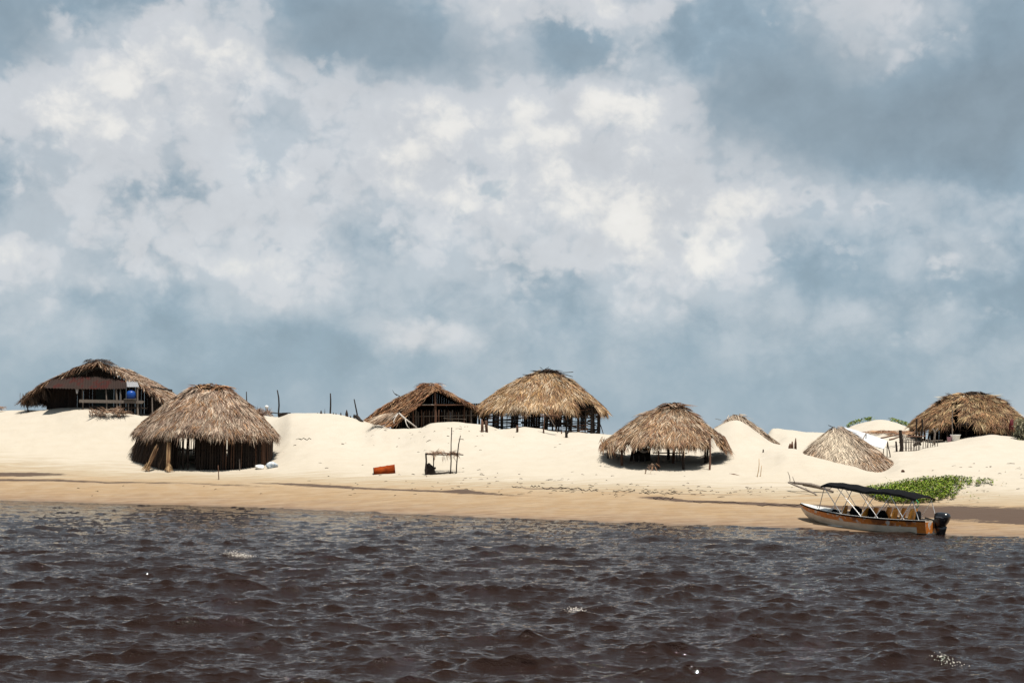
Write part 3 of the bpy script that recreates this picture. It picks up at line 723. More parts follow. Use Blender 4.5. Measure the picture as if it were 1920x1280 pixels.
# ------------------------------------------------------------ gabled roofs
def gable_side(apex_px, apex_py, eave_px, eave_py, D0, depth, b=.25, sag=0, seed=0):
    A = P(apex_px, apex_py, D0); E = P(eave_px, eave_py, D0)
    def f(u, v):       # u 0 front .. 1 back, v 0 ridge .. 1 eave
        h = v*(1-b)+b*v*v
        x = A.x+(E.x-A.x)*v; z = A.z+(E.z-A.z)*h+.10*fbm(u*5+seed, v*4, 3, seed)-.25*np.clip(u-.5, 0, 1)
        return np.stack([x, D0+depth*u, z], -1)
    return f
def gable_half(root, surf, nf, pal, th, rim=300, rimdir=(0, -.4, -.8), rimL=(.3, .6), shade=None, fr=260):
    shell(surf, root, 14, 12, 0, 1, closed=False, thick=.12)
    u = RNG.random(nf)**1.5; v = np.sqrt(RNG.uniform(0, .95, nf)); p, T, N = basis(surf, u, v); th.fronds(p, T, N, pal, shade=shade(p) if shade else None)
    v = RNG.random(rim); u = RNG.uniform(-.02, .03, rim); p, T, N = basis(surf, u, v)
    T2 = T*.9+np.array(rimdir); T2 /= np.linalg.norm(T2, axis=1, keepdims=True)
    th.fronds(p-np.array([0, 0, .02]), T2, N, pal, L=rimL, fan=.3, dev=.3, lift=(0, .05))
    u = RNG.random(fr); v = RNG.uniform(.9, 1, fr); p, T, N = basis(surf, u, v); T2 = T+np.array([0, 0, -1.1]); T2 /= np.linalg.norm(T2, axis=1, keepdims=True)
    th.fronds(p, T2, N, pal, L=(.4, .7), fan=.2)

def hut_house_left():
    D = 93.5; c = onsand(185, D)
    root = thing('thatched_house', c, 'big gabled thatched house with rusty awning and plank walls on the far left dune', 'house', 'palm thatched huts on the dunes')
    th = Thatch()
    sl = gable_side(186, 679, 46, 747, D, 7.5, .62, seed=1); sr = gable_side(186, 679, 316, 755, D, 7.5, .22, seed=2)
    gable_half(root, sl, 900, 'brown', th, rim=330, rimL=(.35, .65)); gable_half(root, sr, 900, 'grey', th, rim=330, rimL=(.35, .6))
    th.build('roof_thatch', root)
    th = Thatch(); n = 70; P0 = np.array([tuple(P(RNG.uniform(165, 205), RNG.uniform(674, 684), D+RNG.uniform(-.3, 2))) for _ in range(n)]); s = np.sign(P0[:, 0]-P(186, 800, D).x+.01)
    T = np.stack([s, RNG.normal(-.1, .3, n), RNG.normal(-.45, .12, n)], -1); T /= np.linalg.norm(T, axis=1, keepdims=True)
    th.fronds(P0, T, np.tile([0, 0, 1.0], (n, 1)), 'dark', L=(.4, .9), k=6); th.build('ridge_cap', root)
    # left eave hangs low and dark
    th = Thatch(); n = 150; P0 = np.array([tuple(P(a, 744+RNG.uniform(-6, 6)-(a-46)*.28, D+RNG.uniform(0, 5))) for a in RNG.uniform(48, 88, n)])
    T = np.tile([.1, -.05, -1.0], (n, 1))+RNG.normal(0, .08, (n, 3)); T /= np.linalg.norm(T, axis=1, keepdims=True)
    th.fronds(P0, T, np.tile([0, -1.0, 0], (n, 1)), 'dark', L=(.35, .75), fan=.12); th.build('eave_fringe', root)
    # plank front wall
    x0, x1 = 88, 282; n = 34
    wl = D+1.0
    for i in range(n):
        a = x0+(x1-x0)*(i+.5)/n; u = abs(a-184)/138; top = 690+60*max(0, u-.05)*1.02+2; top = min(max(top, 690), 755)
        p0 = P(a, 790, wl); p1 = P(a, top+random.uniform(0, 2), wl)
        plank('wall_plank', ((p0.x+p1.x)/2, wl+random.uniform(-.015, .015), (p0.z+p1.z)/2), ((x1-x0)/n*wl/F*.94, .035, p1.z-p0.z), M['plank'], root)
    for s in (0, 1):
        for k in range(12):
            x = P(88 if s == 0 else 282, 750, wl).x; y = wl+.25+k*.5
            plank('wall_plank', (x, y, P(88, 757, wl).z), (.035, .47, 2.6), M['plank'], root)
    # rusty corrugated awning
    def corrug(name, poly_tl, poly_tr, br, bl, Dt, Db, mt, nseg):
        mb = MB(); tl, tr = P(*poly_tl, Dt), P(*poly_tr, Dt); b_l, b_r = P(*bl, Db), P(*br, Db)
        for i in range(nseg):
            for a, b in ((i/nseg, (i+1)/nseg),):
                o0 = .025*(1 if i % 2 else -1); o1 = -o0; th_ = Vector((0, 0, -.012))
                q = [tl.lerp(tr, a)+Vector((0, 0, o0)), tl.lerp(tr, b)+Vector((0, 0, o1)), b_l.lerp(b_r, b)+Vector((0, 0, o1)), b_l.lerp(b_r, a)+Vector((0, 0, o0))]
                mb.quad(*q); mb.quad(*[x+th_ for x in q[::-1]]); mb.quad(q[3], q[2], q[2]+th_, q[3]+th_)
        return mb.build(name, mt, root)
    m, t, b = new_mat('rusty_corrugated_iron'); o = t.mapping(t.coord('Object'), (1, .2, 1)); nn = t.noise(o, 1.1, 5, .6)
    cc = t.ramp(nn, [(.3, (.022, .014, .012)), (.55, (.028, .018, .015)), (.62, (.040, .010, .008)), (.68, (.024, .016, .014))]); t.l.new(cc, b.inputs['Base Color']); b.inputs['Roughness'].default_value = .9; b.inputs['Specular IOR Level'].default_value = .12
    xs = [(98, 709, 83, 727), (126, 707, 118, 728), (155, 706, 152, 729), (185, 706, 184, 729), (212, 709, 211, 729), (237, 712, 238, 728)]
    for i in range(5):
        a, bq = xs[i], xs[i+1]
        corrug('roof_sheet', (a[0], a[1]), (bq[0], bq[1]), (bq[2]+1, bq[3]), (a[2], a[3]), D-.2+.02*i, D-1.7+.02*i, m, 12)
    corrug('roof_sheet', (237, 713), (258, 716), (261, 725), (238, 725), D-.3, D-1.6, mat('galvanised_sheet', (.30, .30, .31), (.20, .20, .21), .6, 9), 12)
    # porch
    for a, top, bot, mt in ((155, 729, 760, 'wood_grey'), (199, 729, 766, 'wood_grey'), (218, 729, 775, 'wood_grey'), (226, 729, 777, 'wood_grey'), (258, 726, 781, 'wood_grey'), (246, 748, 780, 'wood_dark'), (241, 750, 778, 'wood_grey'), (232, 752, 778, 'wood_dark'), (285, 745, 780, 'wood_grey')):
        p = P(a, top, D-1.5); q = onsand(a, D-1.5, -.2); q.z = min(q.z, P(a, bot, D-1.5).z)
        pole('porch_post', q, p, .075 if a in (218, 258) else .05, mt, root)
    plank('porch_rail', P(208, 752.5, D-1.6), (4.1, .05, .20), M['wood_grey'], root)
    plank('porch_rail', P(262, 753, D-1.55), (.6, .05, .10), M['wood_grey'], root)
    plank('porch_floor', P(222, 764, D-.7), (3.4, 1.6, .08), M['plank'], root)
    p = P(49, 746, D); pole('post', onsand(53, D, -.3), p, .05, 'wood_dark', root)
    plank('door', P(196, 748, wl-.06), (1.15, .06, 1.35), M['teal'], root)
    pole('gable_strut', P(163, 692, D+.9), P(163, 712, D+.9), .03, 'wood_grey', root)
    lb = MB(); p = P(246, 740, D-1.45); rings = []
    for i, (r_, z_) in enumerate(((.05, -.27), (.25, -.25), (.29, -.12), (.30, 0), (.29, .14), (.22, .24), (.08, .27), (.07, .32), (.02, .33))):
        rings.append([(p.x+r_*math.cos(w*math.pi/7), p.y+r_*math.sin(w*math.pi/7), p.z+z_) for w in range(14)])
    lb.loft(rings); tag(lb.build('water_drum', M['blue'], smooth=True), 'round blue plastic water drum on the porch of the far left house', 'drum')
    pole('drum_stand', P(240, 752, D-1.45), P(240, 747, D-1.45), .04, 'wood_grey', root)
    plank('shelf', P(246, 748.5, D-1.45), (.8, .6, .05), M['wood_grey'], root)
    lump('hanging_cloth', tuple(P(144.5, 738, D-1.4)), (.09, .06, .42), M['white_sheet'], 'small white cloth hanging under the rusty awning of the far left house', 'cloth', seed=3)
    # brush heap by the steps
    th = Thatch(); n = 60; P0 = np.array([tuple(onsand(a, D-2.4, .25)) for a in RNG.uniform(165, 232, n)]); T = np.stack([RNG.normal(.3, .8, n), RNG.normal(-.3, .4, n), RNG.normal(-.1, .35, n)], -1); T /= np.linalg.norm(T, axis=1, keepdims=True)
    th.fronds(P0, T, np.tile([0, -.5, .8], (n, 1)), 'brown', L=(.4, .9), k=6, dev=.4)
    tag(th.build('brush_pile', None), 'heap of dry brush on the sand by the porch steps of the far left house', 'brush')
hut_house_left()

def hut_open_gable():
    D = 94.0; c = onsand(812, D)
    root = thing('thatched_hut', c, 'reddish brown open gabled hut with a centre post half sunk in the dune', 'hut', 'palm thatched huts on the dunes')
    th = Thatch()
    sl = gable_side(808, 723, 684, 790, D, 6.5, .5, seed=5); sr = gable_side(810, 723, 900, 770, D, 6.5, .15, seed=6)
    gable_half(root, sl, 700, 'rust', th, rim=420, rimL=(.4, .8), rimdir=(.0, -.5, -.35)); gable_half(root, sr, 600, 'rust', th, rim=300, rimL=(.3, .5), rimdir=(0, -.5, -.45))
    # broad left apron: the slope turns forward towards the front
    A, B = (803, 724), (700, 795)
    n = 420; s = RNG.random(n); w = RNG.random(n)
    px = A[0]+(690-A[0])*s; py = A[1]+(790-A[1])*s
    P0 = np.array([tuple(P(a+ww*(14+34*ss), b+ww*(5+4*ss), D-.4-1.0*ww*ss)) for a, b, ww, ss in zip(px, py, w, s)])
    T = np.tile([-.80, -.2, -.45], (n, 1)); T /= np.linalg.norm(T, axis=1, keepdims=True); N = np.tile([-.35, -.55, .75], (n, 1)); N /= np.linalg.norm(N, axis=1, keepdims=True)
    th.fronds(P0, T, N, 'rust', L=(.5, .9), dev=.12)
    th.build('roof_thatch', root)
    ap = MB(); tri = [P(806, 727, D-.25), P(694, 791, D-.3), P(741, 778, D-1.2), P(770, 758, D-.9), P(812, 733, D-.5)]
    ap.quad(*tri); ap.quad(*[v+Vector((0, .12, -.08)) for v in tri[::-1]])
    for i in range(5): ap.quad(tri[i], tri[(i+1) % 5], tri[(i+1) % 5]+Vector((0, .12, -.08)), tri[i]+Vector((0, .12, -.08)))
    ap.build('roof_apron', M['under'], root)
    th = Thatch(); n = 60; P0 = np.array([tuple(P(RNG.uniform(790, 825), RNG.uniform(719, 725), D+RNG.uniform(-.4, 1.5))) for _ in range(n)])
    T = np.stack([np.sign(P0[:, 0]-P(808, 800, D).x), RNG.normal(-.1, .3, n), RNG.normal(-.4, .15, n)], -1); T /= np.linalg.norm(T, axis=1, keepdims=True)
    th.fronds(P0, T, np.tile([0, 0, 1.0], (n, 1)), 'rust', L=(.4, .8), k=6); th.build('ridge_cap', root)
    pole('centre_post', onsand(815, D-.2, -.4), P(815, 729, D-.2), .10, 'wood_brown', root)
    pole('tie_beam', P(760, 759, D-.35), P(875, 758.5, D-.35), .055, 'wood_brown', root)
    pole('tie_beam', P(792, 758.4, D-.45), P(814, 758.7, D-.45), .03, 'wood_pale', root)
    for a, top, r in ((774, 759, .08), (780, 759, .04), (823, 768, .06), (790, 768, .06), (871, 762, .06), (884, 768, .05)):
        pole('post', onsand(a, D-.1, -.4), P(a, top, D-.1), r, 'wood_brown' if r > .05 else 'wood_grey', root)
    for i in range(74):
        a = 748+i*2.0+random.uniform(-.4, .4)
        if random.random() < .08: continue
        pole('stake', onsand(a, D+.15, -.4), P(a, 769+random.uniform(-2, 4)+max(0, 758-a)*.8, D+.15), random.uniform(.022, .034), random.choice(['wood_grey', 'wood_dark', 'wood_brown', 'wood_dark']), root)
    pole('rail', P(750, 781, D+.1), P(893, 778, D+.1), .03, 'wood_grey', root)
    pole('rail', P(832, 783.5, D-.15), P(874, 786, D-.15), .035, 'wood_grey', root)
    for k in range(46):  # planks added to close the back gable and darken the inside
        a = 706+k*4.3; tp = 728+abs(a-808)*.50; p1 = P(a, tp, D+6.1)
        zb = H(p1.x, D+6.1)-.2
        plank('gable_plank', (p1.x, D+6.1, (p1.z+zb)/2), (.158, .04, max(.2, p1.z-zb)), M['plank'], root) if tp < 764 else None
    for k in range(40):                  # back wall keeps the inside dark
        a = 745+k*3.9; pole('back_stake', onsand(a, D+6, -.3), P(a, 756, D+6), .10, 'wood_dark', root)
    # fallen fronds and bleached branches
    th = Thatch(); n = 34; s = RNG.random(n); P0 = np.array([tuple(P(738-14*a+RNG.normal(0, 5), 776+3*a, 91.6)) for a in s])
    for i in range(n): P0[i, 2] = max(P0[i, 2], H(P0[i, 0], P0[i, 1])+.12)
    T = np.stack([-RNG.uniform(.5, 1.1, n), RNG.uniform(-.9, -.1, n), RNG.uniform(-.65, -.35, n)], -1); T /= np.linalg.norm(T, axis=1, keepdims=True)
    th.fronds(P0, T, np.tile([0, -.4, .9], (n, 1)), 'sandy', L=(1.0, 1.9), k=6, fan=.10, spread=.05, lift=(0, .02), droop=.02, dev=.1)
    tag(th.build('fallen_fronds', None), 'pale fallen palm fronds sloping onto the sand left of the open gabled hut', 'fronds')
    mb = MB(); q = lambda a, b, d: tuple(P(a, b, d))
    mb.tube([q(748, 774, 91.5), q(755, 781, 91.3), q(765, 789, 91.1), q(781, 801, 90.8)], [.05, .06, .05, .045], 7); mb.tube([q(760, 785, 91.2), q(761, 792, 91), q(764, 799, 90.8), q(768, 803, 90.6)], [.04, .03, .025, .015], 6)
    mb.tube([q(746, 775, 91.3), q(741, 783, 91.1), q(738, 789, 91), q(739, 794, 90.8)], [.04, .035, .03, .02], 6); mb.tube([q(745, 777, 91.3), q(739, 781, 91.2), q(734, 786, 91)], [.03, .025, .015], 6)
    tag(mb.build('bare_branch', M['wood_pale'], smooth=True), 'forked bleached bare branch leaning on the open gabled hut', 'branch')
    mb = MB(); mb.tube([q(744, 741, D+.2), q(739, 737, D+.2), q(736, 731, D+.2)], [.03, .02, .01], 5); mb.tube([q(741, 738, D+.2), q(750, 743, D+.2)], [.02, .03], 5); mb.build('ridge_twig', M['wood_dark'], root)
hut_open_gable()

def hut_centre():
    D = 95.5; c = onsand(1015, D); m = D/F
    root = thing('thatched_hut', c, 'tall golden thatched hut with slatted walls on the central dune crest', 'hut', 'palm thatched huts on the dunes')
    zap = P(1026, 696, D).z; ze = P(1000, 765, D-2.6).z; cx = P(1022, 800, D).x
    surf = hip_surf((cx, D), zap, ze, .25, 127*m, 111*m, 3.5, 3.5, .46, 2.3, .18, 3)
    cull = anycull(pxcull(1077, 1124, 755, D+.5, 3), pxcull(998, 1004, 766, D, 2), pxcull(1018, 1021, 760, D, 2))
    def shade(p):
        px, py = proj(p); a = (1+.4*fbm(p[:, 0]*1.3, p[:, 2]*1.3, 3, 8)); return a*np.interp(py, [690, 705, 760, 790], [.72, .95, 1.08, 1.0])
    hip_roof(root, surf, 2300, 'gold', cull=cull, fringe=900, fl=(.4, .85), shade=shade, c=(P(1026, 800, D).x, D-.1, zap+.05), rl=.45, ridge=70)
    for a, b, r in (((1040, 699), (1075, 697), .03), ((1050, 700), (1074, 706), .03), ((1055, 703), (1075, 716), .03), ((1005, 702), (980, 702), .03), ((1010, 700), (984, 705), .025), ((1012, 697), (994, 695), .015), ((1017, 692), (1012, 688), .02), ((1022, 692), (1029, 688), .025), ((945, 728), (932, 732), .02)):
        pole('ridge_twig', P(*a, D-.6), P(*b, D-.7), r, 'wood_dark', root)
    # posts
    cw = (P(1013, 800, D).x, D)
    for x, y, u in ring_pts(cw, 106*m, 110*m, 2.7, 2.7, 16, .1, .1+2*math.pi):
        pole('post', (x, y, H(x, y)-.5), (x, y, ze+.35), .085, 'wood_dark', root)
    for k in range(12):
        for i, (a0, a1, back) in enumerate(((math.pi*1.52, math.pi*2.0, 0), (math.pi*1.0, math.pi*1.52, 0), (0, math.pi*.5, 1), (math.pi*.5, math.pi, 1))):
            rp = ring_pts(cw, 105*m, 109*m, 2.62, 2.62, 5, a0, a1+(a1-a0)/4); zb = P(1000, 812, D-2.7).z
            if back and k % 2: continue
            if i == 1 and k > 8: continue
            z = zb+.10+k*.17+random.uniform(-.03, .03)
            for j in range(4):
                if random.random() < (.04 if i == 0 else .22): continue
                A, B = rp[j], rp[j+1]
                pole('slat', (A[0], A[1], z+random.uniform(-.09, .09)), (B[0], B[1], z+random.uniform(-.09, .09)), random.uniform(.036, .062), 'wood_dark' if random.random() < .7 else 'wood_brown', root)
    for i in range(44):
        a = 905+i*5.1; pp = [q for q in ring_pts(cw, 106*m, 110*m, 2.68, 2.68, 200, math.pi, 2*math.pi) if abs(960+F*q[0]/q[1]-a) < 2.4]
        if not pp or random.random() < (.22 if a < 1075 else .75): continue
        x, y, _ = pp[0]; pole('stake', (x, y, H(x, y)-.4), (x, y, ze+.1+random.uniform(-.3, .2)), random.uniform(.025, .06), 'wood_dark', root)
    # dark panels added inside so the hut's interior reads dark
    for a, b, t_, bt in ((924, 936, 770, 808), (958, 972, 772, 806), (1088, 1100, 760, 806), (985, 1013, 772, 806), (1030, 1052, 776, 800), (1056, 1074, 768, 800)):
        w = (b-a)*D/F; n = 6
        for i in range(n):
            p0 = P(a+(b-a)*(i+.5)/n, bt, D+.5); p1 = P(a+(b-a)*(i+.5)/n, t_, D+.5)
            plank('wall_plank', ((p0.x+p1.x)/2, D+.5, (p0.z+p1.z)/2), (w/n*.96, .03, p1.z-p0.z), M['plank'], root)
hut_centre()
for px, t_, b_, r, ln, lb in ((903, 786, 810, .05, .5, 'thin brown post stub, leftmost in front of the central hut'), (906, 790, 810, .035, -.5, 'slim post stub just right of the leftmost stub by the central hut'), (913, 788, 810, .085, -2, 'thick brown post stub left of the central hut wall'), (970, 797, 810, .07, 0, 'short single post stub in the sand before the middle of the central hut')):
    g = G(px, b_, 80); mb = MB(); mb.tube([g-Vector((0, 0, .2)), P(px+ln*.5, (t_+b_)/2, g.y), P(px+ln, t_, g.y)], [r, r*1.05, r*.95], 8); tag(mb.build('post_stub', M['wood_brown'], smooth=True), lb, 'post')
def t_post():
    g = G(1020, 812, 80); r = thing('drying_rack', g, 'pole with a crossbar standing in front of the central hut', 'rack')
    pole('post', g-Vector((0, 0, .2)), P(1021, 781, g.y), .06, 'wood_brown', r); pole('crossbar', P(1013, 779, g.y), P(1050, 782, g.y), .05, 'wood_brown', r)
    pole('brace', P(1024, 770, g.y-.1), P(1046, 811, g.y-.1), .03, 'wood_grey', r); pole('crossbar', P(1030, 778, g.y-.05), P(1047, 780, g.y-.05), .05, 'wood_brown', r)
t_post()
def y_post():
    g = G(1062, 820, 80); mb = MB(); mb.tube([g-Vector((0, 0, .2)), P(1062, 814, g.y), P(1061, 809, g.y), P(1059, 806, g.y)], [.09, .085, .07, .04], 7); mb.tube([P(1062, 814, g.y), P(1065, 810, g.y), P(1069, 808, g.y)], [.07, .06, .04], 6)
    tag(mb.build('forked_post', M['wood_dark'], smooth=True), 'forked dark tree stump in the sand right of the drying rack', 'post')
y_post()
stick(1053, 808, 813, 0, .05, 'small brown peg between the drying rack and the forked stump', 'wood_brown')
pole('loose_pole', P(1124, 793, 94), onsand(1131, 93.5), .035, 'wood_dark'); tag(bpy.context.scene.collection.objects[-1], 'dark pole leaning at the right corner of the central hut', 'pole')

# ------------------------------------------------------------ hut 5: open-sided palapa
def hut_open():
    D = 81.3; m = D/F; c = onsand(1252, D)
    root = thing('thatched_shelter', c, 'open sided tan thatched shelter on bare posts with black shade beneath, right of centre', 'shelter', 'palm thatched huts on the dunes')
    zap = P(1261, 760, D).z; ze = P(1250, 829, D-2.7).z
    surf = hip_surf((P(1258, 800, D).x, D), zap, ze, .2, 119*m, 98*m, 3.3, 3.3, .42, 2.1, .18, 4)
    cull = anycull(pxcull(1171, 1186, 820, D, 4), pxcull(1318, 1350, 818, D+2.2, 3))
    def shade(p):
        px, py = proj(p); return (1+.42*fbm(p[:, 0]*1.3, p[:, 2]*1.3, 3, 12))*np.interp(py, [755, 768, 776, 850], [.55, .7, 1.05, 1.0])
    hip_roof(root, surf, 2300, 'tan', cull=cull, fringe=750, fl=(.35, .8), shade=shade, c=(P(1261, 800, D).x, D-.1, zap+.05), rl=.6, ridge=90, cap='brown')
    # torn wing of fronds at the right end
    th = Thatch(); n = 90; s = RNG.random(n); P0 = np.array([tuple(P(1338+22*a, 808+16*a, D+RNG.uniform(-1.2, 1.2))) for a in s])
    T = np.stack([.5+.1*s, RNG.normal(-.05, .1, n), -.75-.6*s], -1); T /= np.linalg.norm(T, axis=1, keepdims=True)
    th.fronds(P0, T, np.tile([.6, -.3, .7], (n, 1)), 'brown', L=(.6, 1.15), k=9, fan=.10, dev=.1, lift=(0, .06), droop=.12); th.build('frond_wing', root)
    # ragged low fronds at the left end
    th = Thatch(); n = 30; s = RNG.random(n); P0 = np.array([tuple(P(1130+40*a, 834+RNG.uniform(-12, 6), D-1.5+RNG.uniform(-1, 2))) for a in s])
    T = np.stack([RNG.normal(0, .12, n), RNG.normal(0, .1, n), np.full(n, -1.0)], -1); T /= np.linalg.norm(T, axis=1, keepdims=True)
    th.fronds(P0, T, np.tile([0, -1.0, 0], (n, 1)), 'tan', L=(.35, .8), k=5, fan=.16); th.build('frond_skirt', root)
    for a, b, top, r, mt in ((1167, 873, 825, .085, 'wood_brown'), (1235, 879, 845, .06, 'wood_brown'), (1282, 880, 840, .08, 'wood_dark'), (1330, 881, 822, .06, 'wood_brown'), (1322, 868, 822, .065, 'wood_dark'), (1327, 868, 822, .065, 'wood_dark'), (1252, 862, 835, .10, 'wood_dark'), (1200, 858, 830, .08, 'wood_dark'), (1140, 858, 838, .05, 'wood_dark'), (1150, 855, 838, .05, 'wood_dark')):
        g = G(a, b, 70); pole('post', g-Vector((0, 0, .3)), P(a+(1 if a > 1300 else 0), top, g.y+(.3 if g.y < D else -.3)), r, mt, root)
    for a, b, top in ((1270, 864, 846), (1276, 864, 846)):
        g = G(a, b, 70); pole('bench_leg', g-Vector((0, 0, .2)), P(a-1, top, g.y), .03, 'wood_dark', root)
    p = P(1256, 849, G(1270, 864, 70).y); plank('bench_top', p, (1.95, .45, .07), M['wood_dark'], root)
    pole('centre_post', onsand(1262, D, -.3), P(1262, 762, D), .10, 'wood_brown', root)
    rp = ring_pts((P(1258, 800, D).x, D), 88*m, 76*m, 2.3, 2.3, 10)
    for i in range(10):
        a, b = rp[i], rp[(i+1) % 10]; pole('eave_beam', (a[0], a[1], ze+.35), (b[0], b[1], ze+.35), .06, 'wood_dark', root)
        pole('rafter', (a[0], a[1], ze+.32), (P(1260, 800, D).x, D, zap-.45), .05, 'wood_dark', root)
    # stored junk in the shaded left half: boards and cloth
    for i in range(7):
        a = 1186+i*5.2; g = onsand(a, D+.6+.1*i, 0); z1 = P(a, 836+random.uniform(-3, 5), g.y).z
        plank('board', (g.x, g.y, (g.z+z1)/2), (.17, .05, max(.3, z1-g.z)), M['plank'], root, Matrix.Rotation(random.uniform(-.15, .15), 3, 'Y'))
    mb = MB(); a, b = P(1191, 838, D-.8), P(1222, 841, D-.5); rg = []
    for i in range(9):
        t = i/8; q = a.lerp(b, t); q.z -= .22*math.sin(math.pi*t); rg.append([(q.x, q.y+.25*math.cos(w*math.pi/4)*(math.sin(math.pi*t)*.8+.08), q.z+.07*math.sin(w*math.pi/4)*(math.sin(math.pi*t)+.1)) for w in range(8)])
    mb.loft(rg); tag(mb.build('hammock', mat('grey_cloth', (.34, .31, .29), (.25, .22, .2), .9, 5), smooth=True), 'grey cloth hammock slung under the open sided shelter', 'hammock')
    tag(pole('leaning_stick', P(1222, 838, D-1.2), G(1210, 854, 70), .03, 'wood_grey'), 'pale stick leaning under the open sided shelter', 'stick')
hut_open()

def hut_buried_small():
    D = 89.0; m = D/F
    root = thing('buried_hut', onsand(1382, D), 'thatched roof tip poking out of the dune right of the open shelter', 'hut', 'palm thatched huts on the dunes')
    zap = P(1381, 779, D).z; ze = P(1381, 842, D).z
    surf = hip_surf((P(1383, 800, D).x, D), zap, ze, .12, 88*m, 88*m, 3.0, 3.0, .1, 2.0, .1, 6)
    hip_roof(root, surf, 1300, 'sandy', fringe=200, ridge=8, c=(P(1382, 800, D).x, D-.1, zap+.02), rl=.2, cap='sandy', L=(.5, .9))
    # drift on the front of the cone leaves fronds streaking through the sand
    th = Thatch(); n = 70; s = RNG.random(n); P0 = np.array([tuple(P(1378+RNG.normal(0, 5)*(.4+a), 781+9*a, D-1.9)) for a in s])
    for i in range(n): P0[i, 2] = max(P0[i, 2], H(P0[i, 0], P0[i, 1])+.03)
    T = np.stack([RNG.normal(0, .35, n), np.full(n, -.6), np.full(n, -.75)], -1); T /= np.linalg.norm(T, axis=1, keepdims=True)
    th.fronds(P0, T, np.tile([0, -.7, .7], (n, 1)), 'sandy', L=(.3, .7), k=6, lift=(0, .03)); th.build('frond_tuft', root)
    pole('ridge_twig', P(1352, 787, D), P(1341, 784.5, D), .02, 'wood_grey', root)
hut_buried_small()

def hut_buried_grey():
    D = 81.0; m = D/F
    root = thing('buried_hut', onsand(1580, D), 'grey thatched cone roof sunk to its eaves in sand behind the boat', 'hut', 'palm thatched huts on the dunes')
    zap = P(1567, 799, D).z; ze = P(1600, 897, D-1.5).z
    surf = hip_surf((P(1570, 800, D).x, D), zap, ze, .12, 101*m, 138*m, 3.7, 3.0, .16, 2.0, .12, 7)
    def shade(p):
        px, py = proj(p); w = np.exp(-((px-1572+(py-840)*-.45)/36)**2)*np.interp(py, [800, 815, 850, 880], [.25, .95, .95, .1])
        w = np.clip(w+.3*fbm(p[:, 0]*2, p[:, 2]*2, 3, 3)*w, 0, .9)
        return np.concatenate([np.tile([.50, .42, .32], (len(p), 1)), w[:, None]], 1)
    hip_roof(root, surf, 2100, 'grey', fringe=450, fl=(.35, .6), ridge=0, c=(P(1567, 800, D).x, D-.1, zap+.03), rl=.2, cap='brown', shade=shade)
    pole('ridge_twig', P(1566, 803, D), P(1553, 797, D), .025, 'wood_dark', root)
    pole('ridge_twig', P(1569, 804, D), P(1584, 803, D), .03, 'wood_brown', root)
hut_buried_grey()

def hut_far_right():
    D = 93.0; m = D/F
    root = thing('thatched_hut', onsand(1815, D), 'wide shaggy brown thatched hut with a dark doorway at the far right', 'hut', 'palm thatched huts on the dunes')
    zap = P(1828, 738, D).z; ze = P(1815, 795, D-2.5).z
    surf = hip_surf((P(1820, 800, D).x, D), zap, ze, .45, 103*m, 100*m, 3.4, 3.4, .62, 2.3, .30, 9)
    cull = anycull(pxcull(1780, 1803, 758, D, 4), pxcull(1800, 1836, 792, D, 5))
    def shade(p): return 1+.7*fbm(p[:, 0]*1.1, p[:, 2]*1.1, 3, 21)
    hip_roof(root, surf, 2300, [(.30, .17, .085), (.42, .28, .14), (.22, .11, .06), (.50, .37, .21), (.15, .085, .05), (.36, .19, .09)], cull=cull, fringe=900, fl=(.4, .8), shade=shade, c=(P(1826, 800, D).x, D-.1, zap+.05), rl=.6, ridge=70, lift=(0, .2), dev=.4)
    th = Thatch(); n = 12; P0 = np.tile(np.array(P(1765, 753, D-.5)), (n, 1)); T = np.stack([np.full(n, -1.0), RNG.normal(0, .3, n), RNG.normal(.05, .25, n)], -1); T /= np.linalg.norm(T, axis=1, keepdims=True)
    th.fronds(P0, T, np.tile([0, 0, 1.0], (n, 1)), 'dark', L=(.3, .55), k=6); th.build('frond_tuft', root)
    pole('ridge_twig', P(1796, 751, D-.9), P(1808, 742, D-.9), .05, 'wood_pale', root); pole('ridge_twig', P(1800, 740, D-.5), P(1830, 735, D-.5), .05, 'wood_dark', root)
    pole('ridge_twig', P(1838, 735, D-.5), P(1850, 739, D-.5), .05, 'wood_dark', root); pole('ridge_twig', P(1809, 740, D-.9), P(1822, 750, D-.9), .03, 'wood_dark', root)
    for i, a in enumerate((1718, 1728, 1742, 1752, 1764, 1776, 1800, 1812, 1824, 1838, 1850, 1880, 1905)):
        g = onsand(a, D-2.1 if i % 2 else D-1.6, -.4); pole('post', g, (g.x, g.y, ze+.3), .07, 'wood_dark', root)
    for i in range(60):
        a = 1712+i*3.6; g = onsand(a, D+2.2, -.4)
        if a < 1745 and i % 3: continue
        if a > 1775: pole('stake', (g.x+.06, g.y+.15, g.z), (g.x+.06, g.y+.15, ze+.2), .085, 'wood_dark', root)
        pole('stake', g, (g.x, g.y, ze+.2), .075, 'wood_dark', root)
    g = onsand(1785.5, D-3.2, -.2); pole('door_post', g, P(1785.5, 768, D-3.1), .045, 'wood_grey', root)
    for i, (a, b) in enumerate(((1758, 1772), (1800, 1836))):
        pole('rail', P(a, 806, D-1.9), P(b, 807, D-1.9), .06, 'wood_dark', root)
hut_far_right()

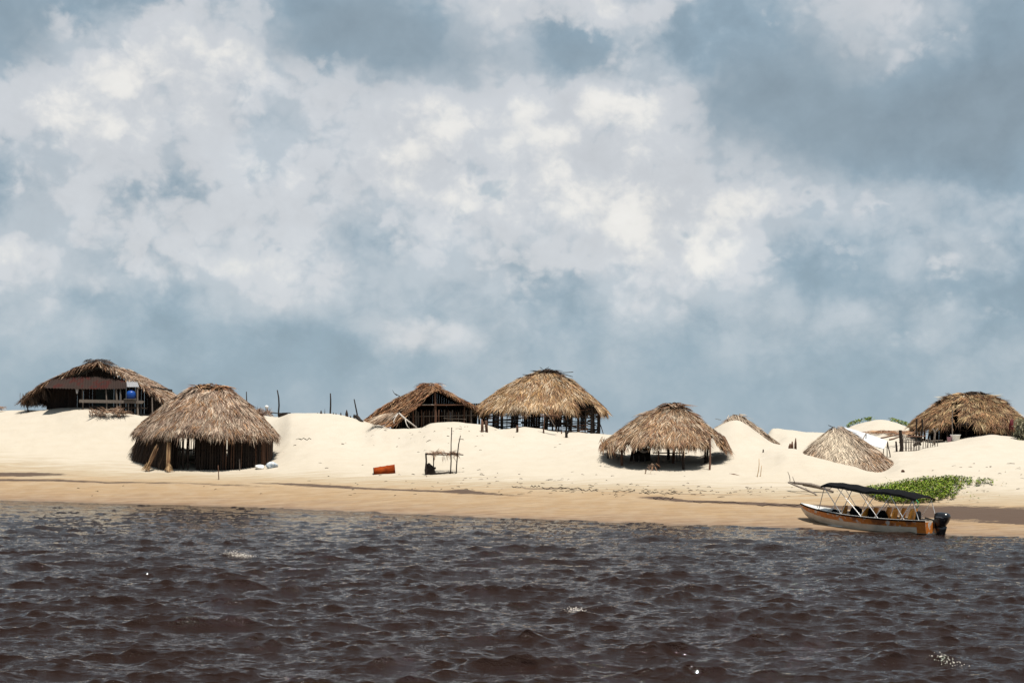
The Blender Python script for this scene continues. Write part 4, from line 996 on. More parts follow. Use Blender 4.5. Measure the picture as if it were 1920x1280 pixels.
# ------------------------------------------------------------ small things by the far right hut
def lathe(name, c, prof, mt, label, cat, n=16, parent=None, tilt=None):
    mb = MB(); rings = [[(r*math.cos(2*math.pi*j/n), r*math.sin(2*math.pi*j/n), z) for j in range(n)] for r, z in prof]; mb.loft(rings)
    X = Matrix.Translation(c) @ (tilt.to_4x4() if tilt is not None else Matrix.Identity(4))
    o = mb.build(name, mt, parent, True, X); 
    if label: tag(o, label, cat)
    return o
g = onsand(1791, 89.3, -.03)
lathe('wash_tub', g, [(.02, 0), (.22, 0), (.24, .05), (.30, .36), (.33, .37), (.33, .40), (.29, .40), (.22, .06), (.02, .05)], M['white'], 'white plastic tub on the sand before the doorway of the far right hut', 'tub')
g = onsand(1780, 89.3, -.03)
lathe('bucket', g, [(.02, 0), (.12, 0), (.16, .32), (.17, .33), (.15, .33), (.11, .02), (.02, .02)], mat('mauve_plastic', (.35, .2, .24), (.25, .14, .18), .5), 'small mauve bucket beside the white tub at the far right hut', 'bucket')
lump('hanging_cloth', tuple(P(1896, 806, 89.4)), (.17, .1, .62), M['red'], 'dark red cloth hanging at the right eave of the far right hut', 'cloth', seed=8)
def fork_post():
    g = G(1752, 834, 84); mb = MB(); mb.tube([g-Vector((0, 0, .2)), P(1752, 820, g.y), P(1753, 812, g.y), P(1750, 805, g.y), P(1747, 803, g.y)], [.07, .065, .06, .045, .02], 7); mb.tube([P(1753, 811, g.y), P(1756, 806, g.y), P(1759, 802, g.y)], [.05, .045, .02], 6)
    tag(mb.build('forked_post', M['wood_grey'], smooth=True), 'forked pale post in the sand left of the far right hut doorway', 'post')
fork_post()
def picket_fence():
    g = onsand(1688, 84.5); root = thing('picket_fence', g, 'small rough picket fence with a thick end post beside the white tarp', 'fence')
    D = 84.5
    a = onsand(1688, D, -.3); pole('end_post', a, P(1688, 806, D), .13, 'wood_dark', root); pole('end_post', onsand(1680, D, -.3), P(1680, 827, D), .07, 'wood_dark', root)
    for i in range(11):
        px = 1694+i*3.1; DD = D+.1*i
        pole('picket', onsand(px, DD, -.25), P(px, 820+i*.9+random.uniform(-1.5, 1.5), DD), .03, 'wood_grey', root)
    pole('rail', P(1686, 829, D-.05), P(1722, 829, D+1), .035, 'wood_grey', root); pole('rail', P(1692, 826, D), P(1715, 823, D+.8), .03, 'wood_grey', root)
    for i in range(7):
        px = 1731+i*4.4; DD = D+1.5
        pole('picket', onsand(px, DD, -.25), P(px, 824+random.uniform(-3, 2), DD), .028 if i != 2 else .045, 'wood_grey', root)
    pole('rail', P(1730, 827, D+1.45), P(1768, 825, D+2), .03, 'wood_grey', root)
    lp = MB(); p = P(1719, 831, D+1); lp.tube([p+Vector((-.2, 0, -.15)), p, p+Vector((.15, 0, .05)), p+Vector((.25, 0, -.1))], [.08, .13, .12, .05], 7); lp.build('knotted_stump', M['wood_dark'], root, True)
picket_fence()
def low_roof_scrap():
    th = Thatch(); n = 60; P0 = np.array([tuple(P(a, 811+RNG.uniform(-2, 3), 92+RNG.uniform(-.5, 1))) for a in RNG.uniform(1628, 1722, n)])
    T = np.stack([RNG.choice([-1.0, 1.0], n), RNG.normal(-.2, .2, n), RNG.normal(-.08, .08, n)], -1); T /= np.linalg.norm(T, axis=1, keepdims=True)
    for i in range(n): P0[i, 2] = max(P0[i, 2], H(P0[i, 0], P0[i, 1])+.1)
    th.fronds(P0, T, np.tile([0, -.3, .9], (n, 1)), 'rust', L=(.5, 1.1), k=6, dev=.15, fan=.1)
    tag(th.build('collapsed_thatch', None), 'sunken strip of reddish thatch on the sand behind the white tarp', 'thatch')
    for i, (a, b, d, e) in enumerate(((1652, 821, 1684, 814), (1668, 824, 1690, 818), (1700, 818, 1735, 817))):
        o = pole('fallen_pole', P(a, b, 86), P(d, e, 87.5), .05, 'wood_brown'); tag(o, ('lowest long pole lying on the sand right of the white tarp', 'short pole lying against the thick fence end post', 'pole lying on the sand behind the picket fence')[i], 'pole')
low_roof_scrap()
def tarp_tent():
    D = 83.0; root = thing('tarp_shelter', onsand(1630, D), 'white tarp shelter with two panels behind the grey sunken roof', 'tarp')
    def panel(pts, name, th_=.03, nn=6):
        mb = MB(); a, b, c, d = pts
        g = [[a.lerp(b, i/nn).lerp(d.lerp(c, i/nn), j/nn)+Vector((0, 0, -.08*math.sin(math.pi*i/nn)*math.sin(math.pi*j/nn)+random.uniform(-.012, .012))) for j in range(nn+1)] for i in range(nn+1)]
        off = Vector((0, .03, -.02))
        for i in range(nn):
            for j in range(nn):
                q = [g[i][j], g[i+1][j], g[i+1][j+1], g[i][j+1]]; mb.quad(*q); mb.quad(*[v+off for v in q[::-1]])
        return mb.build(name, M['white_sheet'], root, False)
    panel([P(1583, 800, D+.8), P(1624, 812, D+.6), P(1615, 828, D-.6), P(1592, 812, D-.5)], 'tarp_panel')
    panel([P(1624, 812, D+.55), P(1664, 826, D+.5), P(1657, 841, D-.7), P(1615, 829, D-.65)], 'tarp_panel')
    for a, t_ in ((1624, 813), (1664, 827), (1657, 838), (1616, 828)): pole('tent_pole', onsand(a, D, -.3), P(a, t_, D), .03, 'wood_dark', root)
    pole('ridge_pole', P(1624, 812, D+.5), P(1614, 829, D-.7), .03, 'wood_grey', root)
    pole('tent_pole', P(1664, 829, D), onsand(1670, D-.5, -.1), .04, 'wood_dark', root)
tarp_tent()
# stumps left of the sunken roof
for i, (px, t_, w, lb) in enumerate(((1481, 831, .09, 'dark broken stump, shortest of the three left of the grey sunken roof'), (1485, 827, .08, 'middle stump of the three left of the grey sunken roof'), (1491.5, 821, .07, 'tallest pointed stump left of the grey sunken roof'))):
    g = onsand(px, 83.5); mb = MB(); mb.tube([g-Vector((0, 0, .2)), P(px, (t_+842)/2, 83.5), P(px+.5, t_, 83.5)], [w*1.2, w, w*.3], 7); tag(mb.build('tree_stump', M['wood_brown'], smooth=True), lb, 'stump')
stick(1431, 842, 848, 0, .05, 'small dark peg in the sand right of the buried thatched tip')
stick(1419, 859, 894, 4, .022, 'taller thin upright twig in the sand right of the open shelter', 'tan_stalk', kink=.04)
stick(1425, 872, 893, 3, .02, 'shorter thin twig beside the taller upright one', 'tan_stalk')
stick(1482, 884, 904, -5, .022, 'crooked twig standing behind the driftwood left of the boat', 'wood_grey', kink=.05)
# posts on the dune crest
for px, t_, b_, ln, r, kk, lb in ((463, 734, 772, -1, .045, .0, 'bare pole rising just behind the right roof slope of the front hut'), (522, 731, 779, -2, .06, .07, 'crooked bare pole standing in the dip of the dune crest'), (618.5, 737, 776, 1, .06, .02, 'straight dark pole on the dune crest left of the leaning one'), (673, 748, 783, -9, .055, .0, 'leaning dark pole on the dune crest left of the open gabled hut')):
    o = stick(px, t_, b_, ln, r, lb, D=96.5, name='bare_pole', cat='pole', kink=kk, group='bare poles on the dune crest')
for i, (px, t_, r) in enumerate(((595, 773, .05), (602, 769, .09), (609, 766, .025), (625, 772.5, .05), (630, 774, .06), (639, 773, .06), (650, 768, .10), (657, 779, .05), (664, 776, .07))):
    lbs = ['broken stake at the left end of the row on the dune crest', 'thick stub second in the stake row on the dune crest', 'thin upright stick left of the straight dark crest pole', 'low stake just right of the straight dark crest pole', 'second low stake right of the straight dark crest pole', 'pointed stake midway between the two right crest poles', 'tall wedge shaped stump between the two right crest poles', 'lowest stub right of the wedge shaped stump', 'thick stub at the foot of the leaning crest pole']
    g = onsand(px, 94.5); mb = MB(); mb.tube([g-Vector((0, 0, .3)), P(px, (t_+g.z*0+782)/2, 94.5), P(px, t_, 94.5)], [r*1.3, r, r*.25], 6); tag(mb.build('fence_stake', M['wood_dark'], smooth=True), lbs[i], 'stake', 'stakes along the dune crest')
def crest_heap():
    th = Thatch(); n = 46; P0 = np.array([tuple(P(a, 777-9*math.sin((a-470)/40*math.pi)*RNG.random(), 98.5)) for a in RNG.uniform(472, 508, n)])
    T = np.stack([RNG.normal(.2, .8, n), RNG.normal(-.2, .4, n), RNG.normal(-.1, .5, n)], -1); T /= np.linalg.norm(T, axis=1, keepdims=True)
    th.fronds(P0, T, np.tile([0, -.6, .7], (n, 1)), 'brown', L=(.3, .7), k=6, dev=.5); tag(th.build('brush_pile', None), 'brown brush heap on the dune crest just right of the front hut roof', 'brush')
    g = P(500, 761, 97.5); mb = MB(); mb.tube([onsand(498.5, 97.5, -.2), P(498.5, 762, 97.5)], .03, 6); r = thing('pole_lamp', onsand(498.5, 97.5), 'small white round lamp head on a thin pole on the dune crest', 'lamp'); mb.build('post', M['wood_grey'], r)
    lathe('lamp_head', P(500, 762, 97.5), [(.02, -.1), (.12, -.08), (.13, .02), (.06, .08), (.01, .09)], M['white'], None, None, parent=r)
    mb = MB(); q = []
    for i in range(9):
        t = i/8; px = 522+20*t; q.append([(P(px, 778-1.5*math.sin(t*3.14)+k, 95.6+.3*s).to_tuple()) for k, s in ((-3*(1-abs(2*t-1)**3)-.3, -1), (-3*(1-abs(2*t-1)**3)-.3, 1), (3, 1), (3, -1))])
    mb.loft(q); tag(mb.build('dugout_canoe', M['wood_dark'], smooth=False), 'dark low canoe shape lying on the dune crest beside the crooked pole', 'canoe')
    for i, (a, b, c_, d) in enumerate(((508, 774, 523, 775), (522, 774.5, 545, 774))):
        o = pole('lying_pole', P(a, b, 96), P(c_, d, 96), .045, 'wood_dark'); tag(o, ('thin pole lying on the crest left of the crooked pole', 'thin pole lying over the dark canoe on the crest')[i], 'pole')
    o = pole('leaning_board', P(668, 780, 94), onsand(679, 93), .12, 'wood_dark'); tag(o, 'dark board slanting down the sand left of the open gabled hut', 'board')
    th = Thatch(); n = 16; P0 = np.array([tuple(P(a, 764+RNG.uniform(-2, 2), 95)) for a in RNG.uniform(-30, 4, n)]); T = np.tile([.9, -.1, -.25], (n, 1))+RNG.normal(0, .1, (n, 3)); T /= np.linalg.norm(T, axis=1, keepdims=True)
    r = thing('thatched_hut', onsand(-45, 95), 'brown thatch corner of a hut just entering the left edge of the photo', 'hut', 'palm thatched huts on the dunes')
    th.fronds(P0, T, np.tile([0, -.2, 1.0], (n, 1)), 'brown', L=(.3, .6), k=8); th.build('roof_thatch', r)
    s_ = hip_surf((P(-60, 0, 96).x, 96), P(-60, 715, 96).z, P(-60, 762, 96).z, .5, 2.3, 2.2, 2, 2, .2, 2.1, .1, 3)
    hip_roof(r, s_, 500, 'brown', fringe=120, ridge=10, c=(P(-60, 0, 96).x, 96, P(-60, 716, 96).z))
    for a in (-110, -60, -15): pole('post', onsand(a, 96, -.3), P(a, 760, 96), .07, 'wood_dark', r)
crest_heap()
th = Thatch(); n = 260; P0 = np.array([tuple(onsand(RNG.uniform(1908, 1932), 87.5+RNG.uniform(-.5, .5), RNG.uniform(.1, 1.25))) for _ in range(n)]); T = np.stack([RNG.normal(-.15, .4, n), RNG.normal(-.3, .4, n), RNG.normal(-.7, .5, n)], -1); T /= np.linalg.norm(T, axis=1, keepdims=True)
th.fronds(P0, T, np.tile([0, -1.0, .1], (n, 1)), [(.20, .19, .10), (.12, .11, .06), (.30, .26, .17), (.07, .07, .05)], L=(.25, .5), k=6, dev=.5, fan=.4); tag(th.build('brush_bale', None), 'dark green brown brush bale standing at the far right edge', 'brush')

# ------------------------------------------------------------ rusty barrel
def barrel():
    g = G(720, 888, 70); ax = Vector((1, .12, .10)).normalized(); R = ax.to_track_quat('Z', 'Y').to_matrix()
    m, t, b = new_mat('rusted_orange_steel'); o = t.coord('Object'); n = t.noise(o, 4, 7, .65); n2 = t.noise(t.mapping(o, (1, 1, .3)), 7, 5, .6)
    c = t.ramp(n, [(.3, (.10, .016, .003)), (.5, (.18, .028, .004)), (.7, (.26, .045, .006))]); c = t.mix(t.mr(n2, .55, .75, 0, .6), c, (.09, .018, .004)); t.l.new(c, b.inputs['Base Color']); b.inputs['Roughness'].default_value = .9; b.inputs['Specular IOR Level'].default_value = .1
    root = thing('metal_drum', g, 'rusty orange steel drum lying on its side half sunk in the sand', 'drum')
    c0 = g+Vector((-.60, .1, .10)); L = 1.18
    prof = []
    for i in range(13):
        s = i/12; r = .235+.085*s
        if i in (4, 8): r += .018
        prof.append((r, L*s))
    lathe('drum_body', c0, [(prof[0][0]-.03, .10)]+[(prof[0][0]-.02, 0)]+prof+[(prof[-1][0]+.015, L+.01), (prof[-1][0]+.01, L+.03), (.03, L+.02)], m, None, None, 24, root, R)
    lathe('drum_mouth', c0-ax*.004, [(.21, 0), (.24, 0), (.245, .02), (.23, .03), (.03, .05)], mat('shaded_rust_mouth', (.09, .022, .010), (.05, .014, .008), .85, 6), None, None, 24, root, R)  # dark rusty disc standing in for the shaded open end
barrel()

def frame_shelter():
    g = G(830, 889, 70); root = thing('pole_frame_shelter', g, 'small bare pole frame with a strip of ragged thatch right of the rusty drum', 'shelter')
    D = g.y
    def gp(a, b=889): return G(a, b, 70)
    a = gp(799.5, 890); pole('post', a-Vector((0, 0, .2)), P(798.5, 849, a.y), .065, 'wood_dark', root)
    b = gp(812.5, 889); pole('post', b-Vector((0, 0, .2)), P(812.5, 852, b.y), .04, 'wood_dark', root)
    c = gp(844.5, 888); pole('tall_post', c-Vector((0, 0, .2)), P(847, 801, c.y), .038, 'wood_dark', root)
    d = gp(855.5, 887); mb = MB(); mb.tube([d-Vector((0, 0, .2)), P(856, 874, d.y), P(858, 850, d.y), P(860, 832, d.y), P(863.5, 816, d.y)], [.04, .038, .036, .033, .025], 6); mb.build('tall_post', M['wood_dark'], root, True)
    pole('beam', P(797, 851.5, D-.1), P(848, 852, D-.1), .035, 'wood_dark', root); pole('beam', P(838, 851.5, D), P(869, 852.5, D), .045, 'wood_dark', root); pole('beam', P(800, 850, D+.9), P(858, 850, D+.9), .035, 'wood_dark', root)
    th = Thatch(); n = 34; P0 = np.array([tuple(P(x, 850+RNG.uniform(-2, .5), D+RNG.uniform(-.2, .8))) for x in RNG.uniform(803, 854, n)]); T = np.stack([RNG.normal(.5, .4, n), RNG.normal(-.2, .3, n), RNG.normal(-.18, .18, n)], -1); T /= np.linalg.norm(T, axis=1, keepdims=True)
    th.fronds(P0, T, np.tile([0, -.3, .9], (n, 1)), 'brown', L=(.25, .5), k=6, W=(.02, .04), droop=.06)
    n = 10; P0 = np.array([tuple(P(x, 852, D-.15)) for x in RNG.choice([818, 823, 829, 838, 840, 852], n)]); T = np.stack([RNG.normal(.1, .3, n), RNG.normal(0, .1, n), np.full(n, -1.0)], -1); T /= np.linalg.norm(T, axis=1, keepdims=True)
    th.fronds(P0, T, np.tile([0, -1.0, 0], (n, 1)), 'brown', L=(.15, .4), k=3, W=(.015, .03)); th.build('thatch_strip', root)
    # dark weathered slab leaning inside
    mb = MB(); k = D-.05; prof = [(799, 890), (799.5, 870), (801, 869), (803, 867.5), (805, 869), (807, 871), (811, 874), (813, 876), (814.5, 875), (816, 876.5), (815.5, 879), (813.5, 880), (815, 885), (820, 889.5)]
    fr = [P(x, y, k) for x, y in prof]; bk = [v+Vector((.03, .35, 0)) for v in fr]; n = len(fr)
    mb.quad(*fr); mb.quad(*bk[::-1])
    for i in range(n): mb.quad(fr[i], fr[(i+1) % n], bk[(i+1) % n], bk[i])
    tag(mb.build('tree_stump', M['wood_dark']), 'black charred stump standing inside the small pole frame', 'stump')
    p0 = gp(817, 889); tag(pole('lying_branch', p0+Vector((0, 0, .05)), gp(850, 887.5)+Vector((0, 0, .06)), .05, 'wood_dark'), 'dark branch lying on the sand under the small pole frame', 'branch')
frame_shelter()

def branches():
    def br(name, segs, label, mt='wood_grey', cat='branch'):
        mb = MB()
        for s in segs:
            pts = [G(x, y, 58)+Vector((0, 0, .06)) if not isinstance(z, (int, float)) or z == 0 else P(x, y, z) for x, y, z, r in s]
            mb.tube(pts, [q[3] for q in s], 7)
        return tag(mb.build(name, M[mt], smooth=True), label, cat)
    D = G(1560, 925, 58).y
    br('driftwood_log', [[(1480, 904, D+1, .05), (1495, 905.5, D+.8, .07), (1520, 908, D+.6, .085), (1545, 915, D+.3, .08), (1563, 922, D+.1, .05)], [(1505, 909, D+.8, .04), (1530, 913, D+.5, .06), (1552, 918, D+.2, .05)], [(1545, 915, D+.3, .04), (1556, 916, D+.2, .03), (1559, 914, D+.2, .02)]], 'long forked driftwood log on the sand touching the boat canopy from the left', 'wood_grey', 'driftwood')
    br('driftwood_branch', [[(1478, 904, D+1, .04), (1495, 911, D+.4, .045), (1515, 919, D, .045), (1528, 925, D-.2, .04), (1533, 930, D-.4, .03)], [(1486, 893, D+1, .015), (1490, 904, D+.8, .02)]], 'thinner driftwood branch curving down below the long log', 'wood_grey', 'driftwood')
    g = G(1380, 892, 60).y
    br('fallen_frond', [[(1362, 887.5, g+1, .02), (1376, 890, g+.4, .07), (1390, 894, g, .06), (1410, 897, g-.1, .035), (1428, 898, g-.2, .015)], [(1378, 891, g+.4, .03), (1386, 894.5, g, .06), (1400, 896.5, g-.1, .03)]], 'dry brown fallen palm stalk lying right of the open shelter', 'wood_brown', 'frond')
    th = Thatch(); q = G(1229, 888, 60); n = 5; P0 = np.tile(np.array(q)+np.array([-.3, 0, .38]), (n, 1))+RNG.normal(0, .05, (n, 3)); T = np.stack([RNG.uniform(.2, 1.0, n), RNG.normal(-.3, .2, n), np.full(n, -1.0)], -1); T /= np.linalg.norm(T, axis=1, keepdims=True)
    th.fronds(P0, T, np.tile([0, -.9, .3], (n, 1)), 'brown', L=(.18, .5), k=4, dev=.4, W=(.02, .045), fan=.35); tag(th.build('dry_leaf', None), 'dry curled palm leaf lying on the sand just below the open shelter', 'leaf')
    q = G(1693, 885, 60); lump('coconut', (q.x, q.y, q.z-.02), (.08, .08, .15), M['wood_brown'], 'brown coconut lying on the sand right of the grey sunken roof', 'coconut', seed=6)
    # line of seaweed and twigs at the old tide mark and litter over the dunes
    mb = MB()
    def twig(p, L, r):
        a = random.uniform(-.5, .5)+(math.pi if random.random() < .5 else 0); d = Vector((math.cos(a), math.sin(a), 0))*L
        e = p+d; e.z = H(e.x, e.y)+.02; mid = (p+e)/2+Vector((random.uniform(-.05, .05), random.uniform(-.05, .05), random.uniform(0, .05))); mb.tube([p+Vector((0, 0, .01)), mid, e], [r, r*1.2, r*.6], 4)
    for i in range(300):
        z = random.random()
        if z < .40: px, py = random.gauss(1230, 190), random.gauss(922, 5)
        elif z < .55: px, py = random.gauss(960, 120), random.gauss(900, 10)
        elif z < .68: px, py = random.gauss(840, 60), random.gauss(808, 8)
        elif z < .80: px, py = random.uniform(0, 1920), random.uniform(905, 930)
        elif z < .9: px, py = random.gauss(1830, 60), random.uniform(865, 925)
        else: px, py = random.uniform(520, 1120), random.uniform(830, 905)
        p = G(px, py, 57)
        if p.y > 100: continue
        twig(p, random.uniform(.05, .22)*(2 if random.random() < .1 else 1), random.uniform(.005, .014))
    tag(mb.build('twig_litter', M['wood_dark']), 'scattered dark twigs and dry litter over the beach', 'litter', kind='stuff')
    mb = MB()
    for x0, x1, yy in ((960, 985, 913), (995, 1012, 912), (1016, 1062, 915), (1040, 1090, 916), (1090, 1120, 919), (1150, 1190, 920), (1205, 1230, 923), (1236, 1275, 925), (1225, 1262, 934), (1300, 1400, 942), (1420, 1500, 947), (555, 583, 823)):
        pts = []; n = 8
        for i in range(n+1): pts.append(G(x0+(x1-x0)*i/n, yy+1.6*math.sin(i*2.1+x0)+random.uniform(-.7, .7)+(x1-x0)*0, 57)+Vector((0, 0, .015)))
        mb.tube(pts, [random.uniform(.006, .032) for _ in pts], 5)
    tag(mb.build('seaweed_line', M['wood_dark'], smooth=True), 'broken line of dark stranded weed along the old tide mark', 'seaweed', kind='stuff')
branches()

# ------------------------------------------------------------ green plants
def leaf_mat():
    m, t, b = new_mat('beach_vine_leaf'); t.l.new(t.attr('col', 'Color'), b.inputs['Base Color']); b.inputs['Roughness'].default_value = .7; b.inputs['Specular IOR Level'].default_value = .12
    return m
LM = leaf_mat()
def leaves(name, P0, hgt, size, label, cat, brown=.06):
    n = len(P0); c = np.array(P0); h = hgt*RNG.random(n)**.7; c[:, 2] += h
    a = RNG.uniform(0, 2*np.pi, n); el = RNG.uniform(.0, .9, n); d = np.stack([np.cos(a)*np.cos(el), np.sin(a)*np.cos(el), np.sin(el)], -1)
    s = np.stack([-np.sin(a), np.cos(a), np.zeros(n)], -1); r = RNG.uniform(size[0], size[1], n)[:, None]; up = np.cross(d, s)
    V = np.stack([c, c+d*r*.5+s*r*.42-up*r*.06, c+d*r, c+d*r*.5-s*r*.42-up*r*.06], 1).reshape(-1, 3); q = (np.arange(n)*4)[:, None]+np.arange(4)
    g = np.array([(.100, .165, .012), (.060, .105, .009), (.155, .215, .020), (.030, .055, .007), (.20, .235, .035)])[RNG.integers(0, 5, n)]*RNG.uniform(.75, 1.25, (n, 1))
    g[RNG.random(n) < brown] = (.26, .18, .07)
    return tag(np_mesh(name, V, q, mat=LM, col=np.repeat(g, 4, 0)), label, cat, kind='stuff')
def vine_patch():
    pts = []; tries = 0
    while len(pts) < 15000 and tries < 160000:
        tries += 1; px = random.uniform(1625, 1862); py = random.uniform(898, 946)
        top = np.interp(px, [1625, 1660, 1700, 1735, 1790, 1862], [919, 914, 905, 901, 899, 906]); bot = np.interp(px, [1625, 1650, 1680, 1720, 1760, 1790, 1802, 1820, 1862], [928, 941, 945, 944, 942, 937, 918, 913, 910])
        if not top < py < bot: continue
        nz = vnoise(np.array(px/9.), np.array(py/4.5), 5)*.6+vnoise(np.array(px/4.), np.array(py/2.), 6)*.4; thr = .22+.5*max(0, min(1, (px-1735)/70))*(.62 if py > 909 else .25)
        if nz < thr: continue
        pts.append(tuple(G(px, py, 60)))
    for _ in range(900):
        px = random.gauss(1745, 60); py = random.uniform(899, 943)
        if px < 1640 or px > 1900: continue
        if vnoise(np.array(px/7.), np.array(py/3.), 15) > .72: pts.append(tuple(G(px, py, 60)))
    leaves('beach_vine', np.array(pts), .24, (.05, .11), 'sprawling green creeper patch on the sand behind the boat', 'creeper')
    pts = []
    for a, b, n, D in ((1588, 1622, 700, 101.5), (1622, 1706, 1300, 103.2)):
        for _ in range(n):
            px = random.uniform(a, b); pts.append(tuple(onsand(px, D+random.uniform(-1.0 if px < 1622 else -.3, 1.2), 0)))
    pts = [p for p in pts if vnoise(np.array(p[0]*1.1), np.array(p[1]), 3) > .3]
    leaves('dune_creeper', np.array(pts), .30, (.06, .15), 'green creeper along the crest of the back dune behind the white tarp', 'creeper', .12)
vine_patch()

# ------------------------------------------------------------ boat
def boat():
    st = Vector((17.75, 59.6, 0)); bw = Vector((13.75, 63.4, 0)); fwd = (bw-st).normalized(); lft = Vector((-fwd.y, fwd.x, 0))
    X = Matrix(((fwd.x, lft.x, 0, st.x), (fwd.y, lft.y, 0, st.y), (0, 0, 1, 0), (0, 0, 0, 1)))
    root = thing('motor_boat', st, 'white and orange open motor boat with black canopy beached at the water edge', 'boat')
    xs = np.array([0, .7, 1.6, 2.6, 3.6, 4.5, 5.2, 5.8, 6.2, 6.45]); ln = 1.0
    wg = np.array([.80, .86, .90, .91, .88, .78, .62, .40, .20, .04]); zg = np.array([.56, .55, .55, .58, .63, .71, .79, .88, .95, 1.0])
    wc = np.array([.70, .73, .75, .73, .66, .52, .36, .19, .08, .02]); zc = np.array([.03, .02, .02, .03, .07, .14, .24, .40, .58, .80]); zk = np.array([-.22, -.22, -.22, -.20, -.16, -.08, .04, .24, .47, .76])
    xx = np.linspace(0, 6.45, 34); W = np.interp(xx, xs, wg); ZG_ = pchip(xs, zg, xx); WC = pchip(xs, wc, xx); ZC_ = pchip(xs, zc, xx); ZK = pchip(xs, zk, xx); W = pchip(xs, wg, xx)
    def side_pt(i, s, f, out=0):      # f 0 chine .. 1 sheer
        y = WC[i]+(W[i]-WC[i])*(f**.8)+out; return (xx[i], s*y, ZC_[i]+(ZG_[i]-ZC_[i])*f)
    m, t, b = new_mat('scuffed_white_hull'); o = t.coord('Object'); n = t.noise(o, 2.2, 6, .65); n2 = t.noise(t.mapping(o, (1, 1, 6)), 3, 6, .6)
    c = t.mix(t.mr(n, .4, .7, 0, .7), (.56, .48, .38), (.38, .31, .24)); c = t.mix(t.mr(n2, .55, .75, 0, .5), c, (.24, .19, .15)); t.l.new(c, b.inputs['Base Color']); b.inputs['Roughness'].default_value = .45
    hull_m = m
    m, t, b = new_mat('chipped_orange_paint'); o = t.coord('Object'); n = t.noise(o, 2.6, 8, .72); n2 = t.noise(t.mapping(o, (1, 1, 2)), 9, 6, .7); n3 = t.noise(o, 1.1, 2, .5)
    c = t.mix(t.mr(n2, .4, .7), (.50, .16, .022), (.33, .085, .014)); c = t.mix(t.mr(n, .55, .575), c, (.45, .43, .40)); c = t.mix(t.mr(n3, .57, .61, 0, .8), c, (.13, .045, .02)); t.l.new(c, b.inputs['Base Color']); b.inputs['Roughness'].default_value = .4
    band_m = m
    white_in = mat('white_gelcoat', (.62, .61, .58), (.5, .48, .45), .4, 3, rnd=0)
    N = len(xx)
    hull = MB(); rings = []
    for i in range(N):
        q = []
        for f in (1, .62, .3, 0): q.append(side_pt(i, 1, f))
        q.append((xx[i], 0, ZK[i]))
        for f in (0, .3, .62, 1): q.append(side_pt(i, -1, f))
        iw = max(W[i]-.07, .005); ic = max(WC[i]-.06, .004); zf = max(ZC_[i]+.06, .08)
        q += [(xx[i], -iw, ZG_[i]-.01), (xx[i], -ic, min(zf, ZG_[i]-.03)), (xx[i], ic, min(zf, ZG_[i]-.03)), (xx[i], iw, ZG_[i]-.01)]
        rings.append(q)
    hull.loft(rings, cap=False)
    # transom
    r0 = rings[0]; hull.quad(*[r0[k] for k in (0, 1, 2, 3, 4, 5, 6, 7, 8)]); hull.quad(*[(p[0]+.08, p[1]*.93, p[2]) for p in (r0[8], r0[7], r0[5], r0[3], r0[1], r0[0])])
    ho = hull.build('hull', hull_m, root, X=X)
    for s in (1, -1):
        mb = MB(); rg = []
        for i in range(N):
            rg.append([side_pt(i, s, .50, .006), side_pt(i, s, .75, .012), side_pt(i, s, .93, .012), side_pt(i, s, .93, -.004), side_pt(i, s, .50, -.006)])
        mb.loft(rg); mb.build('painted_band', band_m, root, X=X)
        mb = MB(); mb.tube([side_pt(i, s, .975, .015) for i in range(N)], .032, 7); mb.build('rub_rail', M['black'], root, True, X=X)
        mb = MB(); rg = []
        for i in range(N):
            y1 = W[i]+.012; y0 = max(W[i]-.11, .0); z = ZG_[i]+.006
            rg.append([(xx[i], s*y1, z), (xx[i], s*y1, z+.022), (xx[i], s*y0, z+.022), (xx[i], s*y0, z)])
        mb.loft(rg); mb.build('gunwale', white_in, root, X=X)
    mb = MB(); mb.loft([[(.0, -.78, .50), (.0, .78, .50), (.0, .70, .04), (.0, -.70, .04)], [(-.012, -.77, .50), (-.012, .77, .50), (-.012, .69, .04), (-.012, -.69, .04)]]); mb.build('transom_panel', band_m, root, X=X)
    # stern quarter in orange
    for s in (1, -1):
        mb = MB(); rg = []
        for i in range(4): rg.append([side_pt(i, s, f, .010) for f in (.02, .3, .6)]+[side_pt(i, s, f, -.005) for f in (.6, .3, .02)])
        mb.loft(rg[:3]); mb.build('stern_patch', band_m, root, X=X)
    # bow deck
    mb = MB(); k = [i for i in range(N) if xx[i] >= 4.75]; top = []
    rg = []
    for i in k:
        y = max(W[i]-.10, .004); z = ZG_[i]+.004; rg.append([(xx[i], -y, z), (xx[i], 0, z+.045), (xx[i], y, z), (xx[i], y*.9, z-.05), (xx[i], -y*.9, z-.05)])
    mb.loft(rg); mb.build('bow_deck', white_in, root, X=X)
    mb = MB(); mb.tube([(5.55, .12, .86), (5.55, .12, .93)], .03, 8); mb.tube([(5.5, .22, .925), (5.6, .02, .925)], .02, 6); mb.build('mooring_cleat', M['steel'], root, X=X)
    mb = MB(); mb.box((2.5, 0, .12), (4.4, 1.25, .04)); mb.build('floor', white_in, root, X=X)
    mb = MB(); mb.box((.35, 0, .46), (.55, 1.5, .06)); mb.build('stern_deck', white_in, root, X=X)
